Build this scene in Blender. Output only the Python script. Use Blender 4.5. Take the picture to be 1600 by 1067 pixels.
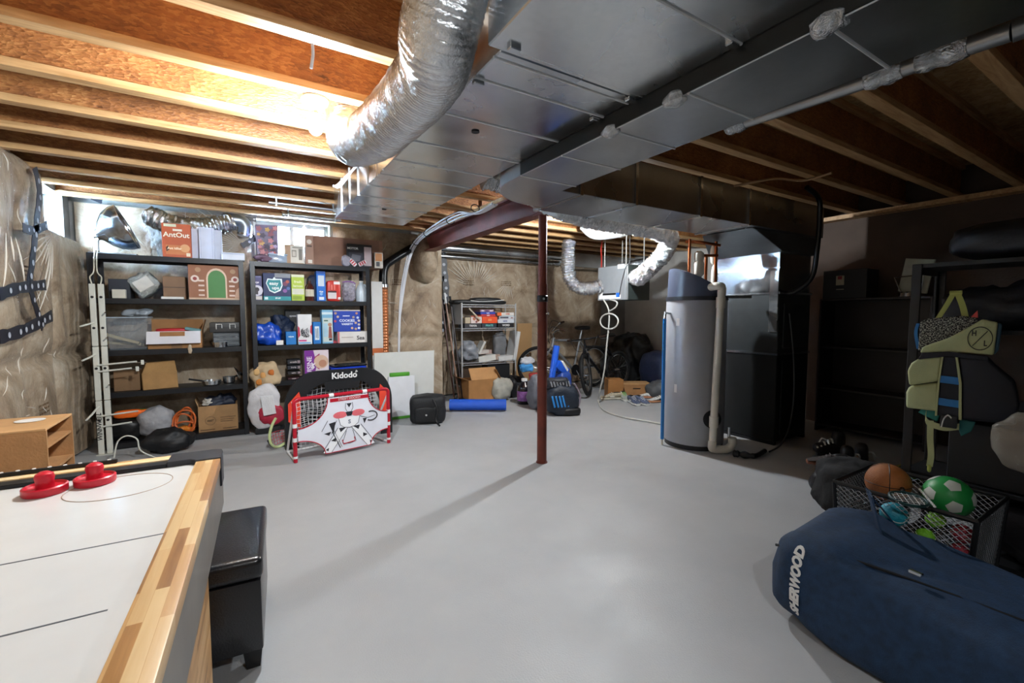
import bpy, bmesh, math, random
from mathutils import Vector, Matrix, noise
for o in list(bpy.data.objects): bpy.data.objects.remove(o)
SC = bpy.context.scene
COL = SC.collection
PI = math.pi
# ---------------------------------------------------------------- camera
YAW, PITCH, FPX, HC = math.radians(31.4), math.atan(43.5/693), 693.0, 1.3
cam_d = bpy.data.cameras.new('camera'); cam = bpy.data.objects.new('camera', cam_d); COL.objects.link(cam)
cam_d.sensor_width = 36; cam_d.lens = FPX/1600*36; cam_d.clip_start = .05
cam.location = (0, 0, HC); cam.rotation_euler = (PI/2-PITCH, 0, -YAW)
SC.camera = cam
# ---------------------------------------------------------------- daylight and exposure
wd = bpy.data.worlds.new('sky'); SC.world = wd; wd.use_nodes = True
bg = wd.node_tree.nodes['Background']; bg.inputs[0].default_value = (.50, .74, 1, 1); bg.inputs[1].default_value = 120.0
SC.view_settings.view_transform = 'Standard'; SC.view_settings.look = 'None'
SC.view_settings.gamma = 1; SC.view_settings.use_curve_mapping = False
SC.view_settings.exposure = 0.7
BULB = 2000.0            # emission of the bare ceiling bulbs
# ---------------------------------------------------------------- measuring helpers (photo measurement -> world point on a known plane)
_F = Vector((math.sin(YAW)*math.cos(PITCH), math.cos(YAW)*math.cos(PITCH), -math.sin(PITCH)))
_R = Vector((math.cos(YAW), -math.sin(YAW), 0)); _U = _R.cross(_F)
_C = Vector((0, 0, HC))
def _ray(x, y): return _F*FPX + _R*(x-800) + _U*(533.5-y)
def onY(x, y, v): d = _ray(x, y); return _C + d*(v/d.y)
def onX(x, y, v): d = _ray(x, y); return _C + d*(v/d.x)
def onZ(x, y, h=0): d = _ray(x, y); return _C + d*((h-HC)/d.z)
# ---------------------------------------------------------------- colours and materials
def hexc(h):
    if not isinstance(h, str): return tuple(h)[:3]
    h = h.lstrip('#'); c = [int(h[i:i+2], 16)/255 for i in (0, 2, 4)]
    return tuple((x/12.92 if x <= .04045 else ((x+.055)/1.055)**2.4) for x in c)
_mats = {}
def mat(col, rough=.6, metal=0, var=.1, scale=9, bump=0, bscale=70, coat=0, emit=0, alpha=1, name=None):
    key = (str(col), rough, metal, var, scale, bump, bscale, coat, emit, alpha)
    if key in _mats: return _mats[key]
    m = bpy.data.materials.new(name or 'mat_%d' % len(_mats)); m.use_nodes = True; nt = m.node_tree
    b = nt.nodes['Principled BSDF']; c = hexc(col)
    b.inputs['Roughness'].default_value = rough; b.inputs['Metallic'].default_value = metal
    b.inputs['Coat Weight'].default_value = coat; b.inputs['Coat Roughness'].default_value = .12
    tc = nt.nodes.new('ShaderNodeTexCoord')
    if var:
        n = nt.nodes.new('ShaderNodeTexNoise'); n.inputs['Scale'].default_value = scale; n.inputs['Detail'].default_value = 4
        nt.links.new(tc.outputs['Object'], n.inputs['Vector'])
        r = nt.nodes.new('ShaderNodeValToRGB'); r.color_ramp.elements[0].position = .3; r.color_ramp.elements[1].position = .7
        r.color_ramp.elements[0].color = (*[x*(1-var) for x in c], 1); r.color_ramp.elements[1].color = (*[min(1, x*(1+var)) for x in c], 1)
        nt.links.new(n.outputs[0], r.inputs[0]); nt.links.new(r.outputs[0], b.inputs['Base Color'])
    else: b.inputs['Base Color'].default_value = (*c, 1)
    if bump:
        n2 = nt.nodes.new('ShaderNodeTexNoise'); n2.inputs['Scale'].default_value = bscale; n2.inputs['Detail'].default_value = 3
        nt.links.new(tc.outputs['Object'], n2.inputs['Vector'])
        bp = nt.nodes.new('ShaderNodeBump'); bp.inputs['Strength'].default_value = bump; bp.inputs['Distance'].default_value = .01
        nt.links.new(n2.outputs[0], bp.inputs['Height']); nt.links.new(bp.outputs[0], b.inputs['Normal'])
    if emit:
        b.inputs['Emission Color'].default_value = (*c, 1); b.inputs['Emission Strength'].default_value = emit
    if alpha < 1: b.inputs['Alpha'].default_value = alpha
    _mats[key] = m; return m
def nodes(name):
    m = bpy.data.materials.new(name); m.use_nodes = True; nt = m.node_tree
    b = nt.nodes['Principled BSDF']; tc = nt.nodes.new('ShaderNodeTexCoord')
    def add(t, **kw):
        n = nt.nodes.new(t)
        for k, v in kw.items():
            if k.startswith('_'): setattr(n, k[1:], v)
            else: n.inputs[k.replace('__', ' ')].default_value = v
        return n
    return m, nt, b, tc, add
def ramp(nt, src, stops):
    r = nt.nodes.new('ShaderNodeValToRGB'); e = r.color_ramp.elements
    while len(e) < len(stops): e.new(.5)
    for i, (p, c) in enumerate(stops): e[i].position = p; e[i].color = (*hexc(c), 1)
    nt.links.new(src, r.inputs[0]); return r
def m_floor():
    m, nt, b, tc, add = nodes('painted_concrete'); L = nt.links.new
    n = add('ShaderNodeTexNoise', Scale=.9, Detail=8, Roughness=.65); L(tc.outputs['Object'], n.inputs['Vector'])
    r = ramp(nt, n.outputs[0], [(.3, '#a3a5a8'), (.62, '#adafb1')]); L(r.outputs[0], b.inputs['Base Color'])
    n2 = add('ShaderNodeTexNoise', Scale=140, Detail=4); L(tc.outputs['Object'], n2.inputs['Vector'])
    n3 = add('ShaderNodeTexNoise', Scale=3, Detail=6); L(tc.outputs['Object'], n3.inputs['Vector'])
    rr = ramp(nt, n3.outputs[0], [(.3, (.38,)*3), (.7, (.6,)*3)]); L(rr.outputs[0], b.inputs['Roughness'])
    bp = add('ShaderNodeBump', Strength=.18, Distance=.01); L(n2.outputs[0], bp.inputs['Height']); L(bp.outputs[0], b.inputs['Normal'])
    return m
def m_insul():
    m, nt, b, tc, add = nodes('fibreglass_under_poly'); L = nt.links.new
    n = add('ShaderNodeTexNoise', Scale=2.6, Detail=9, Roughness=.7, Distortion=.6); L(tc.outputs['Object'], n.inputs['Vector'])
    r = ramp(nt, n.outputs[0], [(.26, '#5f4c3a'), (.42, '#8d7860'), (.58, '#b09e86'), (.74, '#d2c8b8')]); L(r.outputs[0], b.inputs['Base Color'])
    b.inputs['Roughness'].default_value = .62; b.inputs['Coat Weight'].default_value = 1.0; b.inputs['Coat IOR'].default_value = 1.7; b.inputs['Coat Roughness'].default_value = .09
    mp = add('ShaderNodeMapping'); mp.inputs['Scale'].default_value = (3.2, 3.2, 1.1); L(tc.outputs['Object'], mp.inputs['Vector'])
    n2 = add('ShaderNodeTexNoise', Scale=4.5, Detail=7, Roughness=.68, Distortion=2.2); L(mp.outputs[0], n2.inputs['Vector'])
    bp = add('ShaderNodeBump', Strength=1.0, Distance=.06); L(n2.outputs[0], bp.inputs['Height'])
    L(bp.outputs[0], b.inputs['Coat Normal'])
    n3 = add('ShaderNodeTexNoise', Scale=26, Detail=5); L(tc.outputs['Object'], n3.inputs['Vector'])
    bp2 = add('ShaderNodeBump', Strength=.5, Distance=.012); L(n3.outputs[0], bp2.inputs['Height']); L(bp2.outputs[0], b.inputs['Normal'])
    return m
def m_osb(a='#8a5425', c='#b87a3c', d='#d9a765'):
    m, nt, b, tc, add = nodes('oriented_strand_board'); L = nt.links.new
    mp = add('ShaderNodeMapping'); mp.inputs['Scale'].default_value = (26, 26, 60); L(tc.outputs['Object'], mp.inputs['Vector'])
    dn = add('ShaderNodeTexNoise', Scale=1.2, Detail=2); L(mp.outputs[0], dn.inputs['Vector'])
    mx = add('ShaderNodeVectorMath', _operation='ADD'); L(mp.outputs[0], mx.inputs[0]); L(dn.outputs['Color'], mx.inputs[1])
    v = add('ShaderNodeTexVoronoi', Scale=1.6); L(mx.outputs[0], v.inputs['Vector'])
    n = add('ShaderNodeTexNoise', Scale=5, Detail=6); L(tc.outputs['Object'], n.inputs['Vector'])
    sp = add('ShaderNodeSeparateColor'); L(v.outputs['Color'], sp.inputs[0])
    mm = add('ShaderNodeMath', _operation='MULTIPLY_ADD'); L(sp.outputs[0], mm.inputs[0]); mm.inputs[1].default_value = .34; L(n.outputs[0], mm.inputs[2])
    r = ramp(nt, mm.outputs[0], [(.30, '#4d2a12'), (.38, a), (.68, c), (.95, d)]); L(r.outputs[0], b.inputs['Base Color'])
    b.inputs['Roughness'].default_value = .55
    bp = add('ShaderNodeBump', Strength=.4, Distance=.01); L(v.outputs['Distance'], bp.inputs['Height']); L(bp.outputs[0], b.inputs['Normal'])
    return m
def m_wood(c0, c1, sc=(1.2, 14, 14), rough=.5):
    m, nt, b, tc, add = nodes('wood_grain'); L = nt.links.new
    mp = add('ShaderNodeMapping'); mp.inputs['Scale'].default_value = sc; L(tc.outputs['Object'], mp.inputs['Vector'])
    n = add('ShaderNodeTexNoise', Scale=2.2, Detail=7, Roughness=.6, Distortion=.8); L(mp.outputs[0], n.inputs['Vector'])
    r = ramp(nt, n.outputs[0], [(.32, c0), (.66, c1)]); L(r.outputs[0], b.inputs['Base Color'])
    b.inputs['Roughness'].default_value = rough
    bp = add('ShaderNodeBump', Strength=.15, Distance=.005); L(n.outputs[0], bp.inputs['Height']); L(bp.outputs[0], b.inputs['Normal'])
    return m
def m_block(cols, axis='y'):
    m, nt, b, tc, add = nodes('finger_jointed_wood'); L = nt.links.new
    mp = add('ShaderNodeMapping'); L(tc.outputs['Object'], mp.inputs['Vector'])
    if axis == 'y': mp.inputs['Rotation'].default_value = (0, 0, PI/2)
    if axis == 'z': mp.inputs['Rotation'].default_value = (0, PI/2, PI/2)
    br = add('ShaderNodeTexBrick', Scale=1.0, Mortar__Size=.0004, Brick__Width=.26, Row__Height=.022)
    br.offset = .37; br.inputs['Color1'].default_value = (0, 0, 0, 1); br.inputs['Color2'].default_value = (1, 1, 1, 1); br.inputs['Mortar'].default_value = (.4, .4, .4, 1)
    L(mp.outputs[0], br.inputs['Vector'])
    mp2 = add('ShaderNodeMapping'); mp2.inputs['Scale'].default_value = (3, 40, 40); L(mp.outputs[0], mp2.inputs['Vector'])
    n = add('ShaderNodeTexNoise', Scale=1.5, Detail=6, Distortion=1.2); L(mp2.outputs[0], n.inputs['Vector'])
    sp = add('ShaderNodeSeparateColor'); L(br.outputs['Color'], sp.inputs[0])
    mm = add('ShaderNodeMath', _operation='MULTIPLY_ADD'); L(n.outputs[0], mm.inputs[0]); mm.inputs[1].default_value = .38; L(sp.outputs[0], mm.inputs[2])
    r = ramp(nt, mm.outputs[0], [(.1, cols[0]), (.4, cols[1]), (.7, cols[2]), (1, cols[3])]); L(r.outputs[0], b.inputs['Base Color'])
    b.inputs['Roughness'].default_value = .38
    return m
def m_galv(c0='#b4b9be', c1='#e2e6e9', r0=.16, r1=.34):
    m, nt, b, tc, add = nodes('galvanised_steel'); L = nt.links.new
    n = add('ShaderNodeTexNoise', Scale=1.7, Detail=5, Distortion=.5); L(tc.outputs['Object'], n.inputs['Vector'])
    v = add('ShaderNodeTexVoronoi', Scale=60); L(tc.outputs['Object'], v.inputs['Vector'])
    sp = add('ShaderNodeSeparateColor'); L(v.outputs['Color'], sp.inputs[0])
    mm = add('ShaderNodeMath', _operation='MULTIPLY_ADD'); L(sp.outputs[0], mm.inputs[0]); mm.inputs[1].default_value = .05; L(n.outputs[0], mm.inputs[2])
    r = ramp(nt, mm.outputs[0], [(.3, c0), (.75, c1)]); L(r.outputs[0], b.inputs['Base Color'])
    rr = ramp(nt, n.outputs[0], [(.3, (r0,)*3), (.7, (r1,)*3)]); L(rr.outputs[0], b.inputs['Roughness'])
    b.inputs['Metallic'].default_value = 1
    n2 = add('ShaderNodeTexNoise', Scale=1.3, Detail=2); L(tc.outputs['Object'], n2.inputs['Vector'])
    bp = add('ShaderNodeBump', Strength=.2, Distance=.03); L(n2.outputs[0], bp.inputs['Height']); L(bp.outputs[0], b.inputs['Normal'])
    return m
def m_foil(col='#c9cdd2', rough=.2, s=22, bump=.9):
    m, nt, b, tc, add = nodes('crinkled_foil'); L = nt.links.new
    b.inputs['Base Color'].default_value = (*hexc(col), 1); b.inputs['Metallic'].default_value = 1; b.inputs['Roughness'].default_value = rough
    n = add('ShaderNodeTexNoise', Scale=s, Detail=5, Roughness=.7, Distortion=1.0); L(tc.outputs['Object'], n.inputs['Vector'])
    bp = add('ShaderNodeBump', Strength=bump, Distance=.02); L(n.outputs[0], bp.inputs['Height']); L(bp.outputs[0], b.inputs['Normal'])
    return m
def m_clear(tint='#e8f2ff', a=.25, rough=.15):
    m, nt, b, tc, add = nodes('clear_plastic'); L = nt.links.new
    b.inputs['Base Color'].default_value = (*hexc(tint), 1); b.inputs['Roughness'].default_value = rough
    b.inputs['Alpha'].default_value = a
    return m
FLOOR = m_floor(); INSUL = m_insul(); OSB = m_osb('#744828', '#945f34', '#ad7a48'); SUBFLOOR = m_osb('#8f6d42', '#b39466', '#c9af84')
FLANGE = m_wood('#9c7448', '#c7a274'); GALV = m_galv(); GALVD = m_galv('#a4a9ad', '#c6cacd', .25, .42)
FOIL = m_foil('#d9dde0', .17, 30, 1.0); FOILB = m_foil('#e2e5e8', .18, 60, .35)
RAIL = m_block(['#7d5026', '#b1804a', '#c69a64', '#d6b684'], 'y'); RAILX = m_block(['#b98450', '#d3a468', '#e2bb84', '#ecd0a2'], 'x'); RAILZ = m_block(['#7d5526', '#a9773c', '#c08e50', '#cfa36a'], 'z')
BLACK = mat('#131417', .5); BLACKM = mat('#17181b', .38, .3); WHITE = mat('#e6e6e4', .5, var=.04); CARD = mat('#a97c50', .8, var=.12, bump=.2)
CARDL = mat('#c19666', .8, var=.1); KRAFT = mat('#9a6d44', .85, var=.15); RED = mat('#c4122c', .35, var=.05); CONC = mat('#8d8c89', .85, var=.2, scale=3, bump=.3)
STEELP = mat('#6b2f22', .5, .2, var=.3, scale=5, bump=.25); COPPER = mat('#b5673f', .3, 1, var=.15); PVC = mat('#dcd8cd', .4, var=.05); CHROME = mat('#c8ccd0', .22, 1, var=.05)
GLASSY = m_clear(); NAVY = mat('#12304f', .75, var=.25, scale=30, bump=.3, bscale=220)
# ---------------------------------------------------------------- mesh building
def cr(pts, n=6, closed=False):
    P = [Vector(p) for p in pts]; out = []; N = len(P)
    for i in range(N if closed else N-1):
        g = (lambda k: P[k % N]) if closed else (lambda k: P[max(0, min(N-1, k))])
        p0, p1, p2, p3 = g(i-1), g(i), g(i+1), g(i+2)
        for j in range(n):
            t = j/n
            out.append(.5*((2*p1)+(p2-p0)*t+(2*p0-5*p1+4*p2-p3)*t*t+(3*p1-p0-3*p2+p3)*t**3))
    if not closed: out.append(P[-1])
    return out
class MB:
    def __init__(s): s.v = []; s.f = []
    def add(s, v, f):
        k = len(s.v); s.v += [Vector(p) for p in v]; s.f += [[i+k for i in q] for q in f]; return s
    def box(s, x0, x1, y0, y1, z0, z1, M=None):
        v = [Vector((x, y, z)) for z in (z0, z1) for y in (y0, y1) for x in (x0, x1)]
        if M is not None: v = [M @ p for p in v]
        return s.add(v, [(0, 2, 3, 1), (4, 5, 7, 6), (0, 1, 5, 4), (1, 3, 7, 5), (3, 2, 6, 7), (2, 0, 4, 6)])
    def tube(s, pts, r, n=10, closed=False, caps=True, up=None):
        P = [Vector(p) for p in pts]; N = len(P); R = r if isinstance(r, (list, tuple)) else [r]*N
        T = []
        for i in range(N):
            a = P[(i+1) % N] if (closed or i < N-1) else P[i]; b = P[i-1] if (closed or i > 0) else P[i]
            t = (a-b); T.append(t.normalized() if t.length > 1e-9 else Vector((0, 0, 1)))
        u = Vector(up) if up else (Vector((0, 0, 1)) if abs(T[0].z) < .9 else Vector((1, 0, 0)))
        v = []; f = []
        for i in range(N):
            u = (u - T[i]*u.dot(T[i]))
            if u.length < 1e-6: u = T[i].orthogonal()
            u.normalize(); w = T[i].cross(u)
            for k in range(n):
                a = 2*PI*k/n; v.append(P[i]+(u*math.cos(a)+w*math.sin(a))*R[i])
        for i in range(N if closed else N-1):
            j = (i+1) % N
            for k in range(n): f.append((i*n+k, i*n+(k+1) % n, j*n+(k+1) % n, j*n+k))
        if caps and not closed: f.append(tuple(range(n))[::-1]); f.append(tuple((N-1)*n+k for k in range(n)))
        return s.add(v, f)
    def cyl(s, p0, p1, r0, r1=None, n=16): return s.tube([p0, p1], [r0, r0 if r1 is None else r1], n)
    def lathe(s, prof, c=(0, 0, 0), n=24, M=None, sx=1, sy=1):
        c = Vector(c); v = []; f = []
        for (r, z) in prof:
            for k in range(n):
                a = 2*PI*k/n; p = Vector((r*math.cos(a)*sx, r*math.sin(a)*sy, z))
                v.append((M @ p if M is not None else p)+c)
        for i in range(len(prof)-1):
            for k in range(n): f.append((i*n+k, i*n+(k+1) % n, (i+1)*n+(k+1) % n, (i+1)*n+k))
        f.append(tuple(range(n))[::-1]); f.append(tuple((len(prof)-1)*n+k for k in range(n)))
        return s.add(v, f)
    def prism(s, poly, fn, d0, d1):
        """poly: 2-D points, fn(u, v, d) -> 3-D point, extruded from d0 to d1"""
        n = len(poly); v = [fn(a, b, d0) for a, b in poly]+[fn(a, b, d1) for a, b in poly]
        f = [tuple(range(n))[::-1], tuple(range(n, 2*n))]+[(i, (i+1) % n, n+(i+1) % n, n+i) for i in range(n)]
        return s.add(v, f)
    def sq(s, c, r, e1=.6, e2=.6, amp=0, freq=3, seed=0, nu=28, nv=16, M=None, flat=None):
        """super-ellipsoid with noise: sacks, bags, cushions"""
        pw = lambda x, e: math.copysign(abs(x)**e, x)
        c = Vector(c); v = []; f = []
        for j in range(nv+1):
            b = -PI/2+PI*j/nv
            for i in range(nu):
                a = 2*PI*i/nu
                p = Vector((pw(math.cos(b), e1)*pw(math.cos(a), e2)*r[0], pw(math.cos(b), e1)*pw(math.sin(a), e2)*r[1], pw(math.sin(b), e1)*r[2]))
                if amp:
                    q = p*freq+Vector((seed*7.3, seed*3.1, seed)); d = noise.noise(q)+.5*noise.noise(q*2.3)
                    p = p*(1+amp*d/max(.05, p.length)) if p.length > 1e-4 else p
                if flat is not None and p.z < flat: p.z = flat
                v.append((M @ p if M is not None else p)+c)
        for j in range(nv):
            for i in range(nu): f.append((j*nu+i, j*nu+(i+1) % nu, (j+1)*nu+(i+1) % nu, (j+1)*nu+i))
        return s.add(v, f)
    def grid(s, fn, nu, nv):
        v = [fn(i/nu, j/nv) for j in range(nv+1) for i in range(nu+1)]
        f = [(j*(nu+1)+i, j*(nu+1)+i+1, (j+1)*(nu+1)+i+1, (j+1)*(nu+1)+i) for j in range(nv) for i in range(nu)]
        return s.add(v, f)
    def build(s, name, m, parent=None, smooth=35, bevel=0, seg=2, loc=None, rz=0, world=False, thick=0):
        V = s.v
        if world and parent is not None:
            p = parent
            while p.parent: p = p.parent
            inv = (Matrix.Translation(p.location) @ Matrix.Rotation(p.rotation_euler.z, 4, 'Z')).inverted(); V = [inv @ q for q in V]
        elif loc is not None and world:
            inv = (Matrix.Translation(Vector(loc)) @ Matrix.Rotation(rz, 4, 'Z')).inverted(); V = [inv @ q for q in V]
        me = bpy.data.meshes.new(name); me.from_pydata([tuple(q) for q in V], [], s.f)
        bm = bmesh.new(); bm.from_mesh(me)
        bmesh.ops.remove_doubles(bm, verts=bm.verts, dist=1e-6)
        if thick: bmesh.ops.solidify(bm, geom=bm.faces[:], thickness=thick)
        bmesh.ops.recalc_face_normals(bm, faces=bm.faces)
        if bevel:
            es = [e for e in bm.edges if len(e.link_faces) == 2 and e.calc_face_angle(0) > .6]
            if es: bmesh.ops.bevel(bm, geom=es, offset=bevel, segments=seg, affect='EDGES', profile=.6, clamp_overlap=True)
        bm.to_mesh(me); bm.free()
        if smooth:
            me.polygons.foreach_set('use_smooth', [True]*len(me.polygons)); me.set_sharp_from_angle(angle=math.radians(smooth))
        me.materials.append(m)
        o = bpy.data.objects.new(name, me); COL.objects.link(o)
        if parent is not None: o.parent = parent
        elif loc is not None: o.location = loc; o.rotation_euler.z = rz
        return o
def tag(o, label, cat, group=None, kind=None):
    o['label'] = label; o['category'] = cat
    if group: o['group'] = group
    if kind: o['kind'] = kind
    return o
def drape(o, target, axis, off, sign=1):
    """lay o's mesh onto target's surface, looking along axis (both in the same local frame)"""
    from mathutils.bvhtree import BVHTree
    bv = BVHTree.FromPolygons([v.co.copy() for v in target.data.vertices], [list(p.vertices) for p in target.data.polygons]); ref = min(v.co[axis]*sign for v in o.data.vertices)
    for v in o.data.vertices:
        st = v.co.copy(); st[axis] = -2*sign; d = Vector((0, 0, 0)); d[axis] = sign; h = bv.ray_cast(st, d)
        if h[0] is not None: v.co[axis] = h[0][axis]-sign*off+(v.co[axis]-ref*sign)
    return o
def T(name, label, cat, loc=(0, 0, 0), rz=0, group=None):
    o = bpy.data.objects.new(name, None); COL.objects.link(o); o.empty_display_size = .1
    o.location = loc; o.rotation_euler = (0, 0, rz); return tag(o, label, cat, group)
def structure(o): o['kind'] = 'structure'; return o
def dup(root, loc, rz, label, group=None):
    r = root.copy(); COL.objects.link(r); r.location = loc; r.rotation_euler = (0, 0, rz); r['label'] = label
    if group: r['group'] = group
    for ch in list(root.children):
        c = ch.copy(); COL.objects.link(c); c.parent = r
        for g in list(ch.children): d = g.copy(); COL.objects.link(d); d.parent = c
    return r
def text(s, size, m, parent, M, name='lettering', depth=.0006, shear=0, align='CENTER', bold=0):
    """lettering laid in the local XY plane of M"""
    cu = bpy.data.curves.new('t', 'FONT'); cu.body = s; cu.size = size; cu.align_x = align; cu.align_y = 'CENTER'; cu.extrude = depth; cu.shear = shear; cu.offset = bold
    cu.resolution_u = 3
    o = bpy.data.objects.new('t', cu); COL.objects.link(o)
    dg = bpy.context.evaluated_depsgraph_get(); me = bpy.data.meshes.new_from_object(o.evaluated_get(dg)); bpy.data.objects.remove(o)
    me.transform(M); me.materials.clear(); me.materials.append(m); me.name = name
    o = bpy.data.objects.new(name, me); COL.objects.link(o); o.parent = parent; return o
def frontM(x, y, z): return Matrix.Translation((x, y, z)) @ Matrix.Rotation(PI/2, 4, 'X')          # faces -Y, reads along +X
def leftM(x, y, z): return Matrix.Translation((x, y, z)) @ Matrix.Rotation(-PI/2, 4, 'Z') @ Matrix.Rotation(PI/2, 4, 'X')   # faces -X
def topM(x, y, z, a=0): return Matrix.Translation((x, y, z)) @ Matrix.Rotation(a, 4, 'Z')
# ================================================================ THE SETTING
ZJ, ZC = 2.40, 2.70                      # joist underside, subfloor underside
XL, XR, XN, YB, YN = -1.42, 5.90, 6.75, 6.10, 6.60
structure(MB().box(-1.75, 7.0, -2.9, 6.9, -.1, 0).build('floor', FLOOR, smooth=0))
ceiling = structure(MB().box(-1.75, 7.0, -2.9, 6.9, ZC, ZC+.03).build('ceiling', SUBFLOOR, smooth=0))
# walls (concrete) with their window openings
w = MB(); wy0, wy1, wz0, wz1 = 5.12, 5.92, 2.02, 2.42
w.box(XL-.28, XL, -2.9, wy0, 0, ZC).box(XL-.28, XL, wy1, YB+.28, 0, ZC).box(XL-.28, XL, wy0, wy1, 0, wz0).box(XL-.28, XL, wy0, wy1, wz1, ZC)
wall_left = structure(w.build('wall_left', CONC, smooth=0))
w = MB(); bx0, bx1, bz0, bz1 = .16, 1.0, 1.98, 2.42
w.box(XL, bx0, YB, YB+.28, 0, ZC).box(bx1, 2.5, YB, YB+.28, 0, ZC).box(bx0, bx1, YB, YB+.28, 0, bz0).box(bx0, bx1, YB, YB+.28, bz1, ZC)
w.box(2.22, 2.5, YB+.28, YN, 0, ZC).box(2.22, XN+.25, YN, YN+.28, 0, ZC)
wall_back = structure(w.build('wall_back', CONC, smooth=0))
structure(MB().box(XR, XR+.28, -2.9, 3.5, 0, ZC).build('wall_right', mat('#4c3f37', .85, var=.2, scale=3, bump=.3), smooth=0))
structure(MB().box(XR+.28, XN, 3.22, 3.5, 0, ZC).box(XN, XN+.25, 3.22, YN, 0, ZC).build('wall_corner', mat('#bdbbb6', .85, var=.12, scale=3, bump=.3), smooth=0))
structure(MB().box(XL, XR, -2.9, -2.62, 0, ZC).build('wall_rear', CONC, smooth=0))
structure(MB().box(XR-.14, XR, -2.62, 3.5, ZJ-.045, ZJ-.002).build('trim_1', FLANGE, smooth=0))   # sill plate under the joists
# windows: vinyl frame, sash bar, pane
def window(name, mb, pane):
    o = structure(mb.build(name, WHITE, bevel=.004)); pane.build('pane', GLASSP, o); return o
GLASSP = m_clear('#f2f8ff', .10, .03)
f = MB(); X0 = XL-.22
for a in ((wy0, wy0+.05, wz0, wz1), (wy1-.05, wy1, wz0, wz1), (wy0+.05, wy1-.05, wz0, wz0+.05), (wy0+.05, wy1-.05, wz1-.05, wz1), (wy0+.37, wy0+.42, wz0+.05, wz1-.05)):
    f.box(X0, X0+.07, a[0], a[1], a[2], a[3])
window('window_1', f, MB().box(X0+.03, X0+.036, wy0+.05, wy1-.05, wz0+.05, wz1-.05))
f = MB(); Y0 = YB+.14
for a in ((bx0, bx0+.045, bz0, bz1), (bx1-.045, bx1, bz0, bz1), (bx0+.045, bx1-.045, bz0, bz0+.045), (bx0+.045, bx1-.045, bz1-.045, bz1), (.555, .60, bz0+.045, bz1-.045)):
    f.box(a[0], a[1], Y0, Y0+.07, a[2], a[3])
window('window_2', f, MB().box(bx0+.045, bx1-.045, Y0+.03, Y0+.036, bz0+.045, bz1-.045))
# insulation blankets: billowing batts under clear poly, seams where the rows meet
def billow(u, z, seed, wd=.62, seam=(.95,), top=2.4):
    a = (u/wd+.15*noise.noise(Vector((u*.7, z*.6, seed))))
    b = .055*abs(math.sin(PI*a))**.5
    for s in seam:
        b = b*(1-.85*math.exp(-((z-s)/.06)**2))-.035*math.exp(-((z-s)/.04)**2)
    b += .03*noise.noise(Vector((u*1.7+seed, z*1.5, seed)))+.012*noise.noise(Vector((u*6, z*4, seed+3)))
    return b
def blanket(name, fn, u0, u1, z0, z1, seed, parent, wd=.62, seam=(.95,), step=.045):
    nu = max(4, int((u1-u0)/step)); nz = max(4, int((z1-z0)/step))
    def g(a, b):
        u = u0+(u1-u0)*a; z = z0+(z1-z0)*b
        e = min(1, min(a, 1-a)*nu/2.5)*min(1, (1-b)*nz/2.5+.25)
        return fn(u, z, .05+e*billow(u, z, seed, wd, seam))
    return MB().grid(g, nu, nz).build(name, INSUL, parent, smooth=180)
fl = lambda u, z, d: Vector((XL+d+.03, u, z))
fb = lambda u, z, d: Vector((u, YB-d, z)); fn_ = lambda u, z, d: Vector((u, YN-d, z))
ins_l = blanket('insulation_blanket', fl, .6, wy0-.02, .02, 2.42, 1, wall_left, .75)
blanket('insulation_blanket', fl, wy0-.02, YB-.05, .02, wz0-.03, 5, wall_left, .9)
ins_b = blanket('insulation_blanket', fb, XL+.05, bx0-.03, .02, 2.40, 2, wall_back)
blanket('insulation_blanket', fb, bx0-.03, bx1+.03, .02, bz0-.03, 3, wall_back)
blanket('insulation_blanket', fb, bx1+.03, 2.5, .02, 2.40, 4, wall_back, .5)
ins_n = blanket('insulation_blanket', fn_, 2.5, 6.05, .02, 2.40, 6, wall_back, 1.1, (.95, 1.05))
# insulation tucked round the beam pocket
MB().sq((2.22, 6.0, 2.06), (.17, .26, .30), .8, .8, .05, 5, 3).build('insulation_tuft', INSUL, wall_back, smooth=180)
# printed marks on the poly film (rows of smudged print)
INK = mat('#5b4328', .7)
def prints(pts, parent, vert):
    random.seed(5)
    for (a, z, d) in pts:
        m = MB()
        for r in range(3):
            for k in range(7):
                t = a+k*.028+random.uniform(-.004, .004); ln = random.uniform(.012, .024)
                if vert: m.box(XL+d, XL+d+.002, t, t+ln, z-r*.03, z-r*.03+.012)
                else: m.box(t, t+ln, d-.002, d, z-r*.03, z-r*.03+.012)
        m.build('film_print', INK, parent, smooth=0)
prints([(4.35, 1.62, .158), (4.5, .62, .15), (3.2, .6, .16)], wall_left, True)
prints([(3.05, 1.82, YN-.12), (3.75, 1.83, YN-.12), (4.5, 1.80, YN-.12), (1.75, 1.75, YB-.12)], wall_back, False)
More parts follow.
